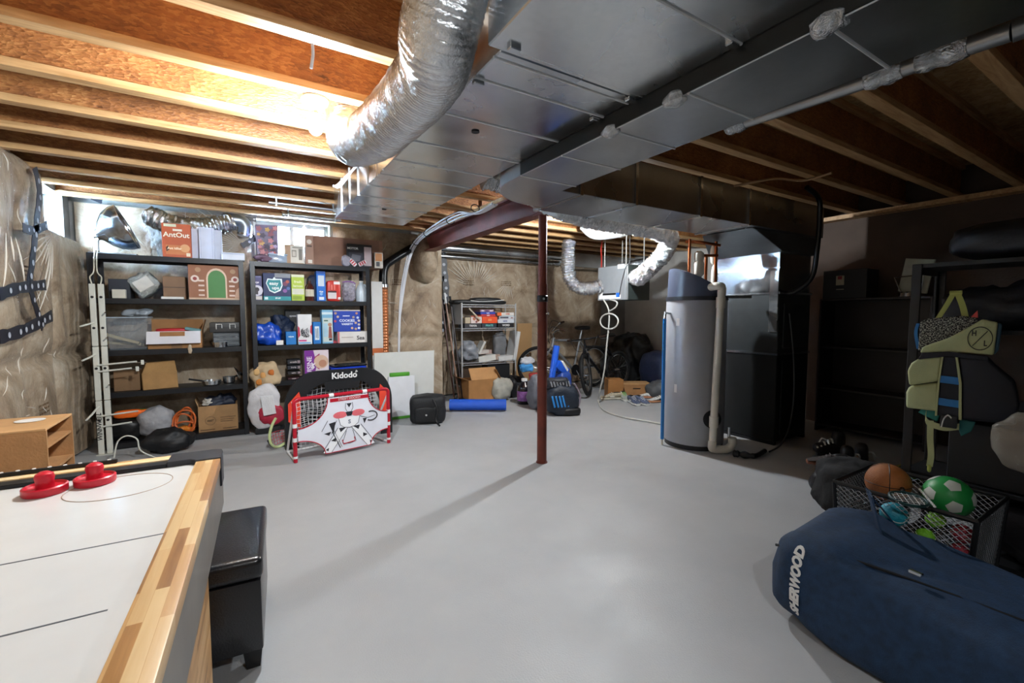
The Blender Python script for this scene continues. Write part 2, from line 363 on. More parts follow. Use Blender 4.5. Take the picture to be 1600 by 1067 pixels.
# pleats where the poly film is pulled tight
FILM = m_clear('#f3ece0', .55, .08)
def pleats(fn, c, spans, parent):
    m = MB()
    for (a, r0, r1) in spans:
        ca, sa = math.cos(a), math.sin(a); P = [fn(c[0]+ca*r, c[1]+sa*r, .135+.012*math.sin(7*r+a)) for r in [r0+(r1-r0)*k/5 for k in range(6)]]
        m.tube(P, [.001, .004, .006, .006, .004, .001], 4)
    return m.build('film_pleats', FILM, parent, smooth=60)
def creases(fn, u0, u1, z0, z1, n, parent, sd):  # random pale ridges, added to put small white glints on the film
    random.seed(sd); m = MB()
    for k in range(n):
        u, z, a, l = random.uniform(u0, u1), random.uniform(z0, z1), random.gauss(PI/2, .7), random.uniform(.05, .17)
        P = [fn(u+math.cos(a)*l*(q-.5)+.012*math.sin(q*4+k), z+math.sin(a)*l*(q-.5), .125+.02*noise.noise(Vector((u*5, z*5, q)))) for q in (0, .25, .5, .75, 1)]
        m.tube(P, [.0008, .0025, .0035, .0025, .0008], 4)
    return m.build('film_glint_creases', FILM, parent, smooth=60)
creases(fl, 1.8, 5.0, .3, 2.35, 90, wall_left, 4); creases(fn_, 2.6, 5.0, .8, 2.2, 60, wall_back, 5); creases(fb, 1.4, 2.4, .3, 2.2, 40, wall_back, 6); creases(fb, -1.2, .1, 1.9, 2.35, 30, wall_back, 7)
random.seed(3)
pleats(fn_, (3.25, 1.72), [(PI*.15+k*.125, .14+.05*random.random(), .35+.22*random.random()) for k in range(20)], wall_back)
pleats(fn_, (3.9, 1.85), [(PI*1.2+k*.16, .1, .2+.2*random.random()) for k in range(8)], wall_back)
pleats(fb, (.10, 2.05), [(PI*.75+k*.10, .1, .35+.35*random.random()) for k in range(12)], wall_back)
pleats(fl, (5.05, 1.95), [(PI*1.05+k*.11, .12, .4+.45*random.random()) for k in range(9)], wall_left)
pleats(fl, (4.2, 2.0), [(PI*.9+k*.3, .2, .35+.3*random.random()) for k in range(8)], wall_left)
pleats(fl, (3.4, 1.2), [(k*.5, .2, .35+.25*random.random()) for k in range(10)], wall_left)
# navy sheathing tape with white dots
TAPE = mat('#0b0f1e', .45, var=.15); TLOGO = mat('#a9adb6', .5)
def tape(path, parent, wdt=.06, nrm=Vector((1, 0, 0))):
    P = cr(path, 5); v = []; f = []
    for i, p in enumerate(P):
        t = (P[min(i+1, len(P)-1)]-P[max(0, i-1)]).normalized(); s = t.cross(nrm).normalized()
        k = wdt*(1+.12*math.sin(i*2.1)); v += [p-s*k/2, p+s*k/2]
        if i: f.append((2*i-2, 2*i-1, 2*i+1, 2*i))
    o = MB().add(v, f).build('tape_strip', TAPE, parent, smooth=0, thick=.004); L = 0
    for i in range(1, len(P)):
        L += (P[i]-P[i-1]).length
        if L > .085:
            L = 0; c = P[i]+nrm*(.0045 if nrm.x else -.0045); t = (P[i]-P[i-1]).normalized(); s = t.cross(nrm).normalized(); r = wdt*.24
            MB().add([c]+[c+(t*math.cos(k*PI/6)+s*math.sin(k*PI/6))*r for k in range(12)], [(0, 1+k, 1+(k+1) % 12) for k in range(12)]).build('tape_logo', TLOGO, o, smooth=0)
    return o
tx = XL+.195
def tl(*px): return [onX(x, y, tx) for x, y in px]
tape(tl((55, 262), (62, 300), (58, 345), (52, 400), (46, 446)), wall_left, .085)
tape(tl((0, 460), (30, 450), (72, 445)), wall_left, .075); tape(tl((48, 450), (55, 475), (68, 512)), wall_left, .07)
tape(tl((0, 527), (40, 515), (82, 493)), wall_left, .08); tape(tl((36, 355), (52, 360), (74, 352)), wall_left, .06)
tn = YN-.17; ny = Vector((0, 1, 0))
def tb(*px): return [onY(x, y, tn) for x, y in px]
tape(tb((692, 388), (694, 420), (697, 450), (695, 480), (692, 516)), wall_back, .10, ny)
tape(tb((667, 430), (680, 433), (694, 436)), wall_back, .09, ny); tape(tb((678, 470), (694, 473)), wall_back, .09, ny); tape(tb((680, 508), (694, 513)), wall_back, .09, ny)
tn = YB-.16
tape(tb((366, 340), (380, 341), (400, 343)), wall_back, .05, ny); tape(tb((378, 384), (390, 378), (400, 370)), wall_back, .06, ny)
tape(tb((150, 315), (158, 302), (175, 290)), wall_back, .08, ny); tape(tb((128, 285), (143, 292), (150, 305)), wall_back, .07, ny)
# I-joists: OSB web with solid flanges
def joist(y, x0, x1):
    j = MB().box(x0, x1, y-.006, y+.006, ZJ+.038, ZC-.038).build('joist', OSB, ceiling, smooth=0)
    MB().box(x0, x1, y-.034, y+.034, ZJ, ZJ+.038).build('bottom_flange', FLANGE, j, smooth=0, bevel=.002, seg=1)
    MB().box(x0, x1, y-.034, y+.034, ZC-.038, ZC).build('top_flange', FLANGE, j, smooth=0)
    return j
YJ1 = [2.0+.47*k for k in range(-9, 9)]
for y in YJ1: joist(y, XL, 2.24)
YJ2 = [1.87+.41*k for k in range(-10, 12)]
for y in YJ2: joist(y, 2.26, XR if y < 3.4 else XN)
MB().box(2.20, 2.25, -2.6, 3.0, ZJ, ZC).build('flush_header', FLANGE, ceiling, smooth=0)      # carries the joist ends behind the ducts
# ---------------------------------------------------------------- bare bulbs
def bulb(x, y, label, z=ZJ, m=None):
    t = T('ceiling_bulb', label, 'light bulb', (x, y, z-.19), group='bare bulbs under the joists')
    MB().lathe([(.0, .19), (.062, .19), (.066, .178), (.06, .165), (.036, .155), (.032, .135), (.0, .135)], n=28).build('lampholder', WHITE, t)
    MB().lathe([(0, .008), (.014, .010), (.027, .022), (.033, .042), (.031, .062), (.022, .085), (.016, .105), (.015, .140), (0, .141)], n=20).build('glass', m or BULBM, t)
    MB().lathe([(.0, .135), (.0175, .135), (.0175, .112), (.0, .112)], n=14).build('screw_cap', CHROME, t)
    return t
BULBM = bpy.data.materials.new('glowing_bulb'); BULBM.use_nodes = True
_b = BULBM.node_tree.nodes['Principled BSDF']; _b.inputs['Base Color'].default_value = (.90, .96, 1.0, 1); _b.inputs['Emission Color'].default_value = (.90, .96, 1.0, 1); _b.inputs['Emission Strength'].default_value = BULB
bulb(.36, 2.53, 'bare glowing bulb in a white lampholder under the joists left of the silver flexible duct')
bulb(3.42, 3.65, 'bare bulb above the ducts in the furnace corner')
BULB3 = BULBM.copy(); BULB3.node_tree.nodes['Principled BSDF'].inputs['Emission Strength'].default_value = BULB*.33     # a weaker lamp
bulb(.48, -.55, 'bare bulb under the joists behind the viewer', m=BULB3)
# ---------------------------------------------------------------- steel beam and post
b = T('steel_beam', 'dark brown steel I-beam running from the post to the back wall', 'beam', (2.21, 3.0, 2.14))
m = MB()
for z0, z1, hw in ((2.14, 2.155, .07), (2.345, 2.36, .07), (2.155, 2.345, .006)): m.box(2.21-hw, 2.21+hw, 3.03, YB+.02, z0, z1)
m.build('web_and_flanges', STEELP, b, world=True, smooth=0)
MB().box(2.14, 2.28, 3.03, YB, 2.362, 2.399).build('nailer_board', FLANGE, b, world=True, smooth=0)
p = T('steel_post', 'rust brown round steel post standing mid-floor under the beam', 'post', (2.21, 3.12, 0))
MB().cyl((0, 0, .008), (0, 0, 1.55), .042, n=24).build('lower_tube', STEELP, p)
MB().cyl((0, 0, 1.42), (0, 0, 2.13), .036, n=24).build('upper_tube', STEELP, p)
MB().cyl((0, 0, 0), (0, 0, .008), .05, n=24).build('base_plate', STEELP, p)
MB().box(-.06, .06, -.06, .06, 2.13, 2.139).build('top_plate', STEELP, p)
MB().lathe([(.043, 1.40), (.048, 1.405), (.048, 1.45), (.043, 1.455)], n=24).build('collar', BLACKM, p)
for zz, ang in ((1.425, -2.0), (1.30, -1.2)):
    d = Vector((math.cos(ang), math.sin(ang), 0)); MB().cyl(d*.035+Vector((0, 0, zz)), d*.062+Vector((0, 0, zz)), .011, n=6).build('bolt', CHROME, p)
# ================================================================ DUCTWORK
def seam_x(x0, x1, y, z, m, par, w=.012, h=.012): MB().tube([(x0, y, z), (x1, y, z)], .0055, 8).build('seam', m, par, world=True)
SEAM = mat('#dadcde', .35, .4, var=.05)  # pale tone paints in the bright line that the seam edges catch
d = T('supply_duct', 'wide flat galvanised trunk duct hung under the joists left of the second duct', 'duct', (1.02, 1.5, 2.12))
MB().box(.72, 1.322, 1.25, 4.12, 2.12, 2.385).build('trunk_body', GALV, d, world=True, smooth=0, bevel=.004, seg=1)
MB().box(.67, 1.322, -1.8, 1.24, 2.115, 2.385).build('trunk_near_section', GALV, d, world=True, smooth=0, bevel=.004, seg=1)
for y in (1.22, 1.29, 1.43, 1.74, 2.09, 2.39, 2.67, 2.94, 3.22, 3.50, 3.80): seam_x(.718, 1.320, y, 2.12, SEAM, d, .006, .005)
for y in (.83, .45, .05): seam_x(.668, 1.320, y, 2.115, SEAM, d, .006, .005)
for y in (2.72, 2.94, 3.22, 3.5, 3.80): MB().box(.714, .721, y-.005, y+.005, 2.118, 2.38).build('side_seam', GALVD, d, world=True, smooth=0)
for x, y in ((.93, 1.84), (.99, 3.55)): MB().lathe([(0, -.001), (.018, -.001), (.018, .003), (0, .003)], (x, y, 2.1165), 14).build('screw_plug', BLACK, d, world=True)
for x, y in ((.74, 1.20), (.74, 1.44), (1.29, 1.25), (1.29, .84), (1.29, 1.45)): MB().box(x-.02, x+.02, y-.012, y+.012, 2.102, 2.118).build('drive_cleat', CHROME, d, world=True, bevel=.003, seg=1)
# return duct: straight run, rounded elbow, then across to the furnace
r = T('return_duct', 'long galvanised duct that turns at a rounded elbow towards the furnace', 'duct', (1.52, 1.2, 2.05))
MB().box(1.328, 1.71, -1.8, 2.08, 2.05, 2.385).build('straight_run', GALVD, r, world=True, smooth=0, bevel=.003, seg=1)
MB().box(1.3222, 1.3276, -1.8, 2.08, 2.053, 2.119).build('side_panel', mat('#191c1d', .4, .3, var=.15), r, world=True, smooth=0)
pts = [(1.71, 2.08), (1.328, 2.08)]
for k in range(0, 11):
    a = PI-PI/2*k/10; pts.append((1.328+.42+.42*math.cos(a), 2.2+.42*math.sin(a)))
pts += [(1.86, 2.62), (1.86, 2.215), (1.71, 2.215)]
MB().prism(pts, lambda u, v, q: Vector((u, v, q)), 2.052, 2.383).build('elbow', GALVD, r, world=True, smooth=20, bevel=.003, seg=1)
MB().box(1.86, 5.0, 2.215, 2.72, 2.055, 2.35).build('cross_run', GALVD, r, world=True, smooth=0, bevel=.003, seg=1)
for y in (2.08, 1.72, 1.38, 1.02, .60, .14): seam_x(1.327, 1.711, y, 2.05, SEAM, r, .006, .005)
for x in (1.86, 2.35, 3.05, 3.7): MB().box(x-.012, x+.012, 2.20, 2.73, 2.045, 2.352).build('seam', GALV, r, world=True, smooth=0)
for y in (.60, 1.08, 1.40): MB().sq((1.335, y, 2.055), (.03, .045, .025), .8, .8, .012, 30, y, 12, 8).build('foil_patch', FOIL, r, world=True)
for k in range(4):  # diagonal creases on the underside of the crossing run
    x = 2.25+.5*k; MB().tube([(x, 2.24, 2.0545), (x+.42, 2.69, 2.0545)], .003, 5).build('crease', GALV, r, world=True)
def flex(name, label, path, rad, m, loc, rings=.03, amp=.012, cuff=None, crinkle=.010, seed=1, n=34, wob=.02, fq=21):
    P = cr(path, 10); L = [0]
    for i in range(1, len(P)): L.append(L[-1]+(P[i]-P[i-1]).length)
    N = max(8, int(L[-1]/(rings/4))); Q = []; j = 0
    for k in range(N+1):
        s = L[-1]*k/N
        while j < len(L)-2 and L[j+1] < s: j += 1
        Q.append(P[j].lerp(P[j+1], (s-L[j])/max(1e-6, L[j+1]-L[j])))
    R = [rad*(1+wob*math.sin(k*.37+seed))+amp*math.sin(2*PI*k/4.0) for k in range(N+1)]
    t = T(name, label, 'duct', loc); mb = MB().tube(Q, R, n)
    for i, v in enumerate(mb.v):
        c = Q[min(N, i//n)]; q = v*fq; dd = noise.noise(q+Vector((seed, 0, 0)))+.6*noise.noise(q*2.2)
        mb.v[i] = v+(v-c).normalized()*crinkle*dd
    mb.build('sleeve', m, t, world=True, smooth=60)
    for c in (cuff or []):
        i = min(N-1, max(1, int(N*c))); dr = (Q[i+1]-Q[i-1]).normalized()
        MB().cyl(Q[i]-dr*.012, Q[i]+dr*.012, rad*1.07, n=n).build('clamp_band', CHROME, t, world=True)
    return t
flex('flexible_duct', 'fat silver foil insulated flexible duct sagging along the trunk duct beside the bulb',
     [(.70, 1.10, 2.52), (.56, 1.16, 2.35), (.54, 1.30, 2.16), (.585, 1.48, 2.13), (.58, 1.78, 2.12), (.56, 2.1, 2.13), (.54, 2.36, 2.165), (.535, 2.54, 2.23), (.55, 2.67, 2.34), (.56, 2.71, 2.50)], .117, FOILB, (.58, 1.6, 2.02), .016, .0012, None, .005, 2, wob=.004, fq=16)
flex('flexible_duct', 'grey foil flexible duct bending down from the ceiling above the fat silver one',
     [(.30, 1.21, 2.55), (.42, 1.17, 2.50), (.56, 1.05, 2.42), (.60, .86, 2.36), (.585, .55, 2.34)], .09, FOIL, (.5, 1.0, 2.3), .03, .003, [.1], .010, 5)
flex('flexible_duct', 'wrinkled foil flexible duct running from the elbow under the joists down to the grey ventilator',
     [(1.50, 2.84, 2.28), (1.80, 2.80, 2.24), (2.15, 2.86, 2.16), (2.6, 2.98, 2.14), (3.1, 3.06, 2.15), (3.6, 3.12, 2.15), (3.98, 3.26, 2.11), (4.14, 3.48, 1.97), (4.16, 3.7, 1.83), (4.34, 4.0, 1.76), (4.52, 4.22, 1.78), (4.63, 4.36, 1.80)], .092, FOIL, (3, 3.1, 1.7), .034, .009, [.03, .97], .019, 8)
flex('flexible_duct', 'crumpled foil flexible duct hooked like a J on the left of the grey ventilator',
     [(4.08, 5.10, 2.34), (4.05, 5.08, 2.2), (4.03, 5.05, 1.95), (4.04, 5.02, 1.80), (4.12, 4.98, 1.69), (4.28, 4.92, 1.66), (4.47, 4.86, 1.70)], .088, FOIL, (4.05, 5.0, 1.6), .034, .010, [.96], .022, 11)
flex('flexible_duct', 'ribbed grey flexible duct behind the ventilator',
     [(4.75, 4.80, 1.92), (4.95, 4.78, 2.0), (5.2, 4.72, 2.06), (5.5, 4.6, 2.18)], .07, m_foil('#8d9296', .35, 20, .4), (4.8, 4.8, 1.9), .022, .006, None, .004, 3)
flex('flexible_duct', 'short foil flexible duct over the black shelving under the back joists',
     [(-.76, 5.96, 2.31), (-.62, 5.85, 2.24), (-.45, 5.80, 2.20), (-.26, 5.80, 2.23), (-.12, 5.83, 2.28), (-.05, 5.85, 2.31)], .095, FOILB, (-.4, 5.8, 2.1), .03, .006, None, .020, 14)
# smooth round vent elbow beyond it
t = T('vent_elbow', 'grey metal vent elbow hanging beside the short foil duct under the joists', 'vent pipe', (.06, 5.85, 2.13))
MB().tube(cr([(-.08, 5.85, 2.33), (.03, 5.85, 2.33), (.075, 5.85, 2.27), (.06, 5.85, 2.16)], 6), .068, 18).build('elbow', m_galv('#8e9aa8', '#b5c0cc', .3, .45), t, world=True)
MB().cyl((.066, 5.85, 2.19), (.062, 5.85, 2.17), .074, n=18).build('clamp_band', CHROME, t, world=True)
def pipe(name, label, cat, pts, r, m, loc, n=12, sm=6, part=None):
    o = MB().tube(cr(pts, sm) if sm else pts, r, n).build(name, m, None, loc=loc, world=True); return tag(o, label, cat)
pipe('vent_pipe', 'thick shiny round pipe along the back wall behind the steel post', 'duct', [(2.5, 6.30, 2.29), (5.0, 6.30, 2.29)], .07, GALV, (3, 6.3, 2.22), 20, 0)
pipe('vent_pipe', 'thin shiny pipe under the thick one along the back wall', 'duct', [(2.6, 6.40, 2.18), (4.9, 6.40, 2.18)], .03, GALV, (3, 6.4, 2.15), 14, 0)
t = T('rectangular_duct', 'flat galvanised branch duct high on the back wall behind the ventilator', 'duct', (5.6, 6.2, 2.1))
MB().box(5.0, 6.6, 6.1, 6.45, 2.12, 2.36).build('duct_body', GALV, t, world=True, bevel=.004, seg=1)
MB().prism([(4.88, 2.22), (5.0, 2.13), (5.0, 2.35), (4.88, 2.30)], lambda u, v, q: Vector((u, q, v)), 6.15, 6.42).build('reducer', GALV, t, world=True, smooth=0)
# conduit pipe strapped along the right edge of the return duct, foil-wrapped joints
t = T('foil_wrapped_pipe', 'grey pipe with foil taped joints along the right edge of the return duct', 'pipe', (2.1, 1.0, 2.1))
A, B = onX(1150, 204, 1.86), onX(1590, 60, 1.86)
A.x = B.x = 1.80
MB().tube([A, B], .026, 14).build('pipe', mat('#9a9c9e', .35, .8, var=.15), t, world=True)
for a0, a1 in ((.0, .10), (.60, .72), (.76, .90)):
    q = [A.lerp(B, a0+(a1-a0)*k/5) for k in range(6)]; MB().tube(q, [.030, .036, .031, .037, .033, .029], 12).build('foil_wrap', FOIL, t, world=True)
MB().tube(cr([B, B+Vector((.02, -.12, .02)), B+Vector((.04, -.2, .1)), B+Vector((.05, -.22, .25))], 5), .03, 14).build('elbow', mat('#9a9c9e', .35, .8, var=.15), t, world=True)
# white low-voltage cables and the black and corrugated copper-coloured pipes at the beam pocket
CAB = mat('#d5d7de', .4, var=.03)
cb = T('cable_bundle', 'bundle of white cables tied along the steel beam and dropping down the back wall', 'cables', (1.85, 5.9, 0))
for i, (o1, o2) in enumerate(((0, 0), (.022, .02), (.045, .01), (.03, .05))):
    pts = [onX(769, 318, 1.80)+Vector((o1, .0, -o2*.3)), onX(742, 333, 1.82)+Vector((o1, 0, o2*.2)), Vector((1.93+o1, 4.3, 2.34-o2)), Vector((1.95+o1, 5.2, 2.30-o2*.6)), Vector((1.96+o1*1.2, 5.75, 2.20-o2*.4)), Vector((1.90+o1, 5.86, 1.95)), Vector((1.83+o1*.8, 5.88, 1.5)), Vector((1.80+o1*.6, 5.9, .75 if i < 2 else 1.2)), Vector((1.80+o1*.6, 5.9, .02 if i < 2 else 1.1))]
    MB().tube(cr(pts, 5), .009, 8).build('cable', CAB, cb, world=True)
for y, z in ((3.9, 2.33), (4.5, 2.315), (5.2, 2.285), (5.6, 2.235)): MB().tube([(1.965+.045*math.cos(a), y, z+.035*math.sin(a)-.015) for a in [2*PI*k/16 for k in range(16)]], .005, 6, closed=True).build('cable_tie', BLACK, cb, world=True)
t = T('drain_riser', 'black angled drain pipe on top of a copper-coloured corrugated sleeve beside the shelves', 'pipe', (1.60, 5.84, 0))
MB().tube(cr([(2.0, 5.86, 2.18), (1.93, 5.85, 2.14), (1.72, 5.84, 2.0), (1.63, 5.84, 1.92), (1.60, 5.84, 1.80), (1.60, 5.84, 1.62)], 5), .055, 16).build('black_pipe', mat('#0d0e10', .25), t, world=True)
cor = []; z = 1.66
while z > .02: cor += [(.050, z), (.058, z-.012), (.058, z-.026), (.050, z-.038)]; z -= .040
MB().lathe([(0, .0)][:0]+[(.0, cor[0][1])]+cor+[(.0, cor[-1][1])], (1.60, 5.84, 0), 20).build('corrugated_sleeve', mat('#b06a3e', .3, .35, var=.1), t, world=True)
MB().cyl((1.60, 5.84, 1.64), (1.60, 5.84, 1.68), .066, n=18).build('clamp_band', CHROME, t, world=True)
for (a, b, yy, rr, mm, lb) in ((420, 531, 4.82, .016, GALVD, 'thin shiny pipe strapped under the joists left of the trunk duct end'), (440, 532, 5.29, .026, FOILB, 'short foil-covered pipe strapped under the joists near the back window')):
    A, B = onY(a, 322, yy), onY(b, 329, yy); A.z = B.z = 2.345; t = T('vent_pipe', lb, 'pipe', (A+B)/2)
    MB().tube([A, B], rr, 12).build('pipe', mm, t, world=True)
    for k in (.1, .9): q = A.lerp(B, k); MB().box(q.x-.006, q.x+.006, yy-rr-.003, yy+rr+.003, q.z-rr-.003, ZJ).build('hanger_strap', GALVD, t, world=True, smooth=0)
# brown cable looping between the right-hand joists
pipe('cable', 'tan cable drooping across the joists above the furnace', 'cable', [onZ(988, 262, 2.37), onZ(1030, 272, 2.36), onZ(1075, 281, 2.36), onZ(1130, 292, 2.34), onZ(1180, 284, 2.36), onZ(1215, 279, 2.39), onZ(1255, 282, 2.39), onZ(1300, 270, 2.39)], .010, mat('#a28260', .5), onZ(1130, 292, 2.33), 8, 6)
pipe('cable', 'black hose hanging from the joists to the right of the furnace', 'hose', [Vector((4.40, 2.10, 2.44)), Vector((4.58, 2.08, 2.36)), Vector((4.66, 2.10, 2.2)), Vector((4.68, 2.12, 1.9)), Vector((4.67, 2.15, 1.65)), Vector((4.62, 2.26, 1.52)), Vector((4.60, 2.33, 1.50))], .022, mat('#0c0d0f', .3), (4.95, 2.1, 1.4), 12, 6)
# ================================================================ MECHANICAL CORNER
# water heater
h = T('water_heater', 'tall grey water heater with a dark slanted shroud and a white drain pipe', 'water heater', (3.84, 2.80, 0))
TANK = mat('#a2a5ab', .35, .15, var=.04); SLATE = mat('#4a5266', .32, var=.08)
MB().lathe([(0, 0), (.27, 0), (.275, .05), (0, .05)], n=40).build('base_ring', BLACK, h)
MB().lathe([(0, .04), (.27, .04), (.28, .05), (.28, 1.43), (.275, 1.44), (0, 1.44)], n=56).build('tank', TANK, h)
MB().lathe([(.2, 1.425), (.286, 1.425), (.286, 1.462), (.2, 1.462)], n=48).build('band', mat('#23262d', .4), h)
aL = math.atan2(.521, -.8535)
m = MB(); n = 56; v = []; f = []
zt = lambda a: 1.60+.135*math.cos(a-aL)
for k in range(n):
    a = 2*PI*k/n; c, s = math.cos(a), math.sin(a)
    v += [(.272*c, .272*s, 1.46), (.262*c, .262*s, zt(a)), (.245*c, .245*s, zt(a)+.004), (.24*c, .24*s, 1.48)]
for k in range(n):
    j = (k+1) % n
    for q in range(3): f.append((4*k+q, 4*j+q, 4*j+q+1, 4*k+q+1))
m.add(v, f).build('shroud', SLATE, h, smooth=40)
MB().lathe([(0, 1.462), (.243, 1.462), (.243, 1.50), (0, 1.50)], n=32).build('shroud_floor', BLACK, h)
MB().lathe([(0, 1.50), (.11, 1.50), (.11, 1.56), (.05, 1.6), (0, 1.6)], (.05, .04, 0), 24).build('fan_housing', BLACK, h)
R_ = Vector((.8535, -.521, 0)); N_ = Vector((-.521, -.8535, 0))       # right and front as seen from the room
for k, (a, b, z1, mm) in enumerate(((-.10, .05, 2.02, COPPER), (.06, .06, 1.86, COPPER), (.17, .02, 2.0, COPPER))):
    q = R_*a+N_*b; MB().tube([q+Vector((0, 0, 1.5)), q+Vector((0, 0, z1))], .014, 12).build('copper_pipe', mm, h)
q = R_*.06+N_*.06; MB().tube([q+Vector((0, 0, 1.86))-R_*.04, q+Vector((0, 0, 1.86))+R_*.11], .014, 12).build('copper_pipe', COPPER, h)
q = R_*-.02+N_*.08
MB().lathe([(0, 1.62), (.025, 1.62), (.03, 1.66), (.05, 1.68), (.05, 1.78), (.04, 1.80), (.045, 1.83), (.045, 1.88), (.02, 1.9), (0, 1.9)], q, 20).build('mixing_valve', PVC, h)
MB().tube(cr([q+Vector((0, 0, 1.63)), q+Vector((0, 0, 1.57))+R_*.02, q+R_*.06+Vector((0, 0, 1.53)), q+R_*.07+Vector((0, 0, 1.48))], 5), .012, 10).build('vent_hose', PVC, h)
MB().sq(R_*.17+N_*-.02+Vector((0, 0, 1.88)), (.035, .035, .10), .8, .9).build('expansion_tank', PVC, h)
MB().sq(R_*.17+N_*.0+Vector((0, 0, 1.66)), (.03, .03, .12), .8, .9).build('expansion_tank', PVC, h)
MB().tube(cr([R_*-.12+N_*.0+Vector((0, 0, 2.0)), R_*.0+N_*.05+Vector((0, 0, 1.99)), R_*.2+N_*.04+Vector((0, 0, 1.96))], 6), .014, 10).build('copper_pipe', COPPER, h)
# white plastic drain pipe in front
a0 = R_*.02+N_*.24; top = R_*.085+N_*.34
MB().tube(cr([a0+Vector((0, 0, 1.545)), top+Vector((0, 0, 1.55))-R_*.04, top+Vector((0, 0, 1.54)), top+Vector((0, 0, 1.48))], 6), .036, 18).build('drain_elbow', PVC, h)
bot = R_*.045+N_*.335
MB().tube([top+Vector((0, 0, 1.52)), bot+Vector((0, 0, .09))], .033, 18).build('drain_pipe', PVC, h)
for z in (1.40, .30): q = top.lerp(bot, (1.52-z)/1.43); MB().cyl(q+Vector((0, 0, z-.05)), q+Vector((0, 0, z+.05)), .040, n=18).build('coupling', PVC, h)
MB().tube(cr([bot+Vector((0, 0, .12)), bot+Vector((0, 0, .05)), bot+R_*.06+Vector((0, 0, .04)), bot+R_*.14+Vector((0, 0, .045)), bot+R_*.18+Vector((0, 0, .09)), bot+R_*.18+Vector((0, 0, .15))], 5), .038, 18).build('drain_trap', PVC, h)
MB().cyl(bot+R_*.17+N_*-.04+Vector((0, 0, .02)), bot+R_*.17+N_*-.04+Vector((0, 0, .24)), .014, n=10).build('drain_valve', CHROME, h)
q = R_*.06+N_*.272+Vector((0, 0, .31)); MB().cyl(q, q+N_*.012, .085, n=24).build('access_cover', BLACK, h)
for (lat, z, w, hh) in ((-.235, 1.22, .035, .07), (-.24, .58, .03, .08)):
    q = R_*lat+N_*(math.sqrt(.281**2-lat**2)); M = Matrix.Translation(q+Vector((0, 0, z))) @ Matrix.Rotation(math.atan2(q.y, q.x)+PI/2, 4, 'Z')
    MB().box(-w/2, w/2, -.002, .001, -hh/2, hh/2, M).build('sticker', WHITE, h, smooth=0)
q = R_*-.275+N_*.06; MB().tube([q+Vector((0, 0, 1.30)), q-R_*.05+Vector((0, 0, 1.31)), q-R_*.055+Vector((0, 0, 1.24))], .016, 10).build('relief_valve', CHROME, h)
MB().tube([q-R_*.055+Vector((0, 0, 1.25)), q-R_*.055+Vector((0, 0, .06))], .017, 12).build('discharge_pipe', mat('#1f7fd0', .3, var=.03), h)
MB().tube([q-R_*.055+Vector((0, 0, .16)), q-R_*.055+Vector((0, 0, .003))], .010, 10).build('pipe_tail', PVC, h)
q = R_*.2+N_*.02+Vector((0, 0, 1.452)); M = Matrix.Translation(q) @ Matrix.Rotation(-.55, 4, 'Z') @ Matrix.Rotation(.05, 4, 'X')
MB().box(-.02, .26, -.14, .12, .0, .03, M).build('drip_tray', m_galv('#a9adb0', '#cfd2d4', .3, .45), h, bevel=.004, seg=1)
# furnace
u = T('furnace', 'dark metal furnace cabinet with a shiny plenum behind the water heater', 'furnace', (4.45, 2.33, 0))
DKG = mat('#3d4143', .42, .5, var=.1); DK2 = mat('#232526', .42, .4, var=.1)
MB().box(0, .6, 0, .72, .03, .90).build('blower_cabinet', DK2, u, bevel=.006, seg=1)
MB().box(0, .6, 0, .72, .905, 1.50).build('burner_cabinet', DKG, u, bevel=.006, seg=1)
MB().box(-.01, .61, -.01, .73, .892, .912).build('cabinet_seam', GALV, u, smooth=0)
MB().box(.01, .6, .01, .72, 1.505, 1.90).build('plenum', m_galv('#9aa0a6', '#c5cacf', .12, .25), u, bevel=.004, seg=1)
MB().box(-.008, .61, -.008, .73, 1.49, 1.51).build('plenum_seam', GALV, u, smooth=0)
MB().box(-.004, .004, .0, .72, 1.74, 1.75).build('plenum_seam', GALV, u, smooth=0)
MB().box(-.012, .0, .005, .09, 1.12, 1.72).build('filter_strip', GALV, u, smooth=0, bevel=.003, seg=1)
zt0 = 2.05; m = MB()
m.add([(-.62, -.08, zt0), (.55, -.08, zt0), (.55, .42, zt0), (-.62, .42, zt0), (-.03, -.03, 1.895), (.62, -.03, 1.895), (.62, .74, 1.895), (-.03, .74, 1.895)],
      [(0, 1, 2, 3), (4, 7, 6, 5), (0, 4, 5, 1), (1, 5, 6, 2), (2, 6, 7, 3), (3, 7, 4, 0)]).build('transition_hood', m_galv('#7f8387', '#a3a7ab', .3, .5), u, smooth=0, bevel=.004, seg=1)
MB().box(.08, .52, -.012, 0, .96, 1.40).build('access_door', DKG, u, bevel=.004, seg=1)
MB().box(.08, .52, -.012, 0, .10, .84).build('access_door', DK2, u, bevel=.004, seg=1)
MB().tube(cr([(.14, -.03, 1.30), (.2, -.05, .9), (.2, -.07, .5), (.1, -.09, .2), (-.1, -.12, .06), (-.3, -.12, .02)], 6), .008, 8).build('condensate_hose', mat('#3b3f44', .4), u)
for x, z in ((.02, .03), (.58, .03)):
    MB().box(x-.02, x+.02, 0, .72, 0, .03).build('foot', BLACK, u, smooth=0)
tag(MB().tube(cr([onZ(1145, 708, .03), onZ(1160, 710, .03), onZ(1180, 712, .03), onZ(1195, 704, .03)], 5), [.02, .035, .03, .034, .02, .03, .035, .03, .02, .025, .02, .02, .02, .02, .02, .02][:16], 10).build('condensate_pump_hose', BLACK, None, loc=onZ(1165, 710), world=True), 'short black hose lying on the floor between water heater and furnace', 'hose')
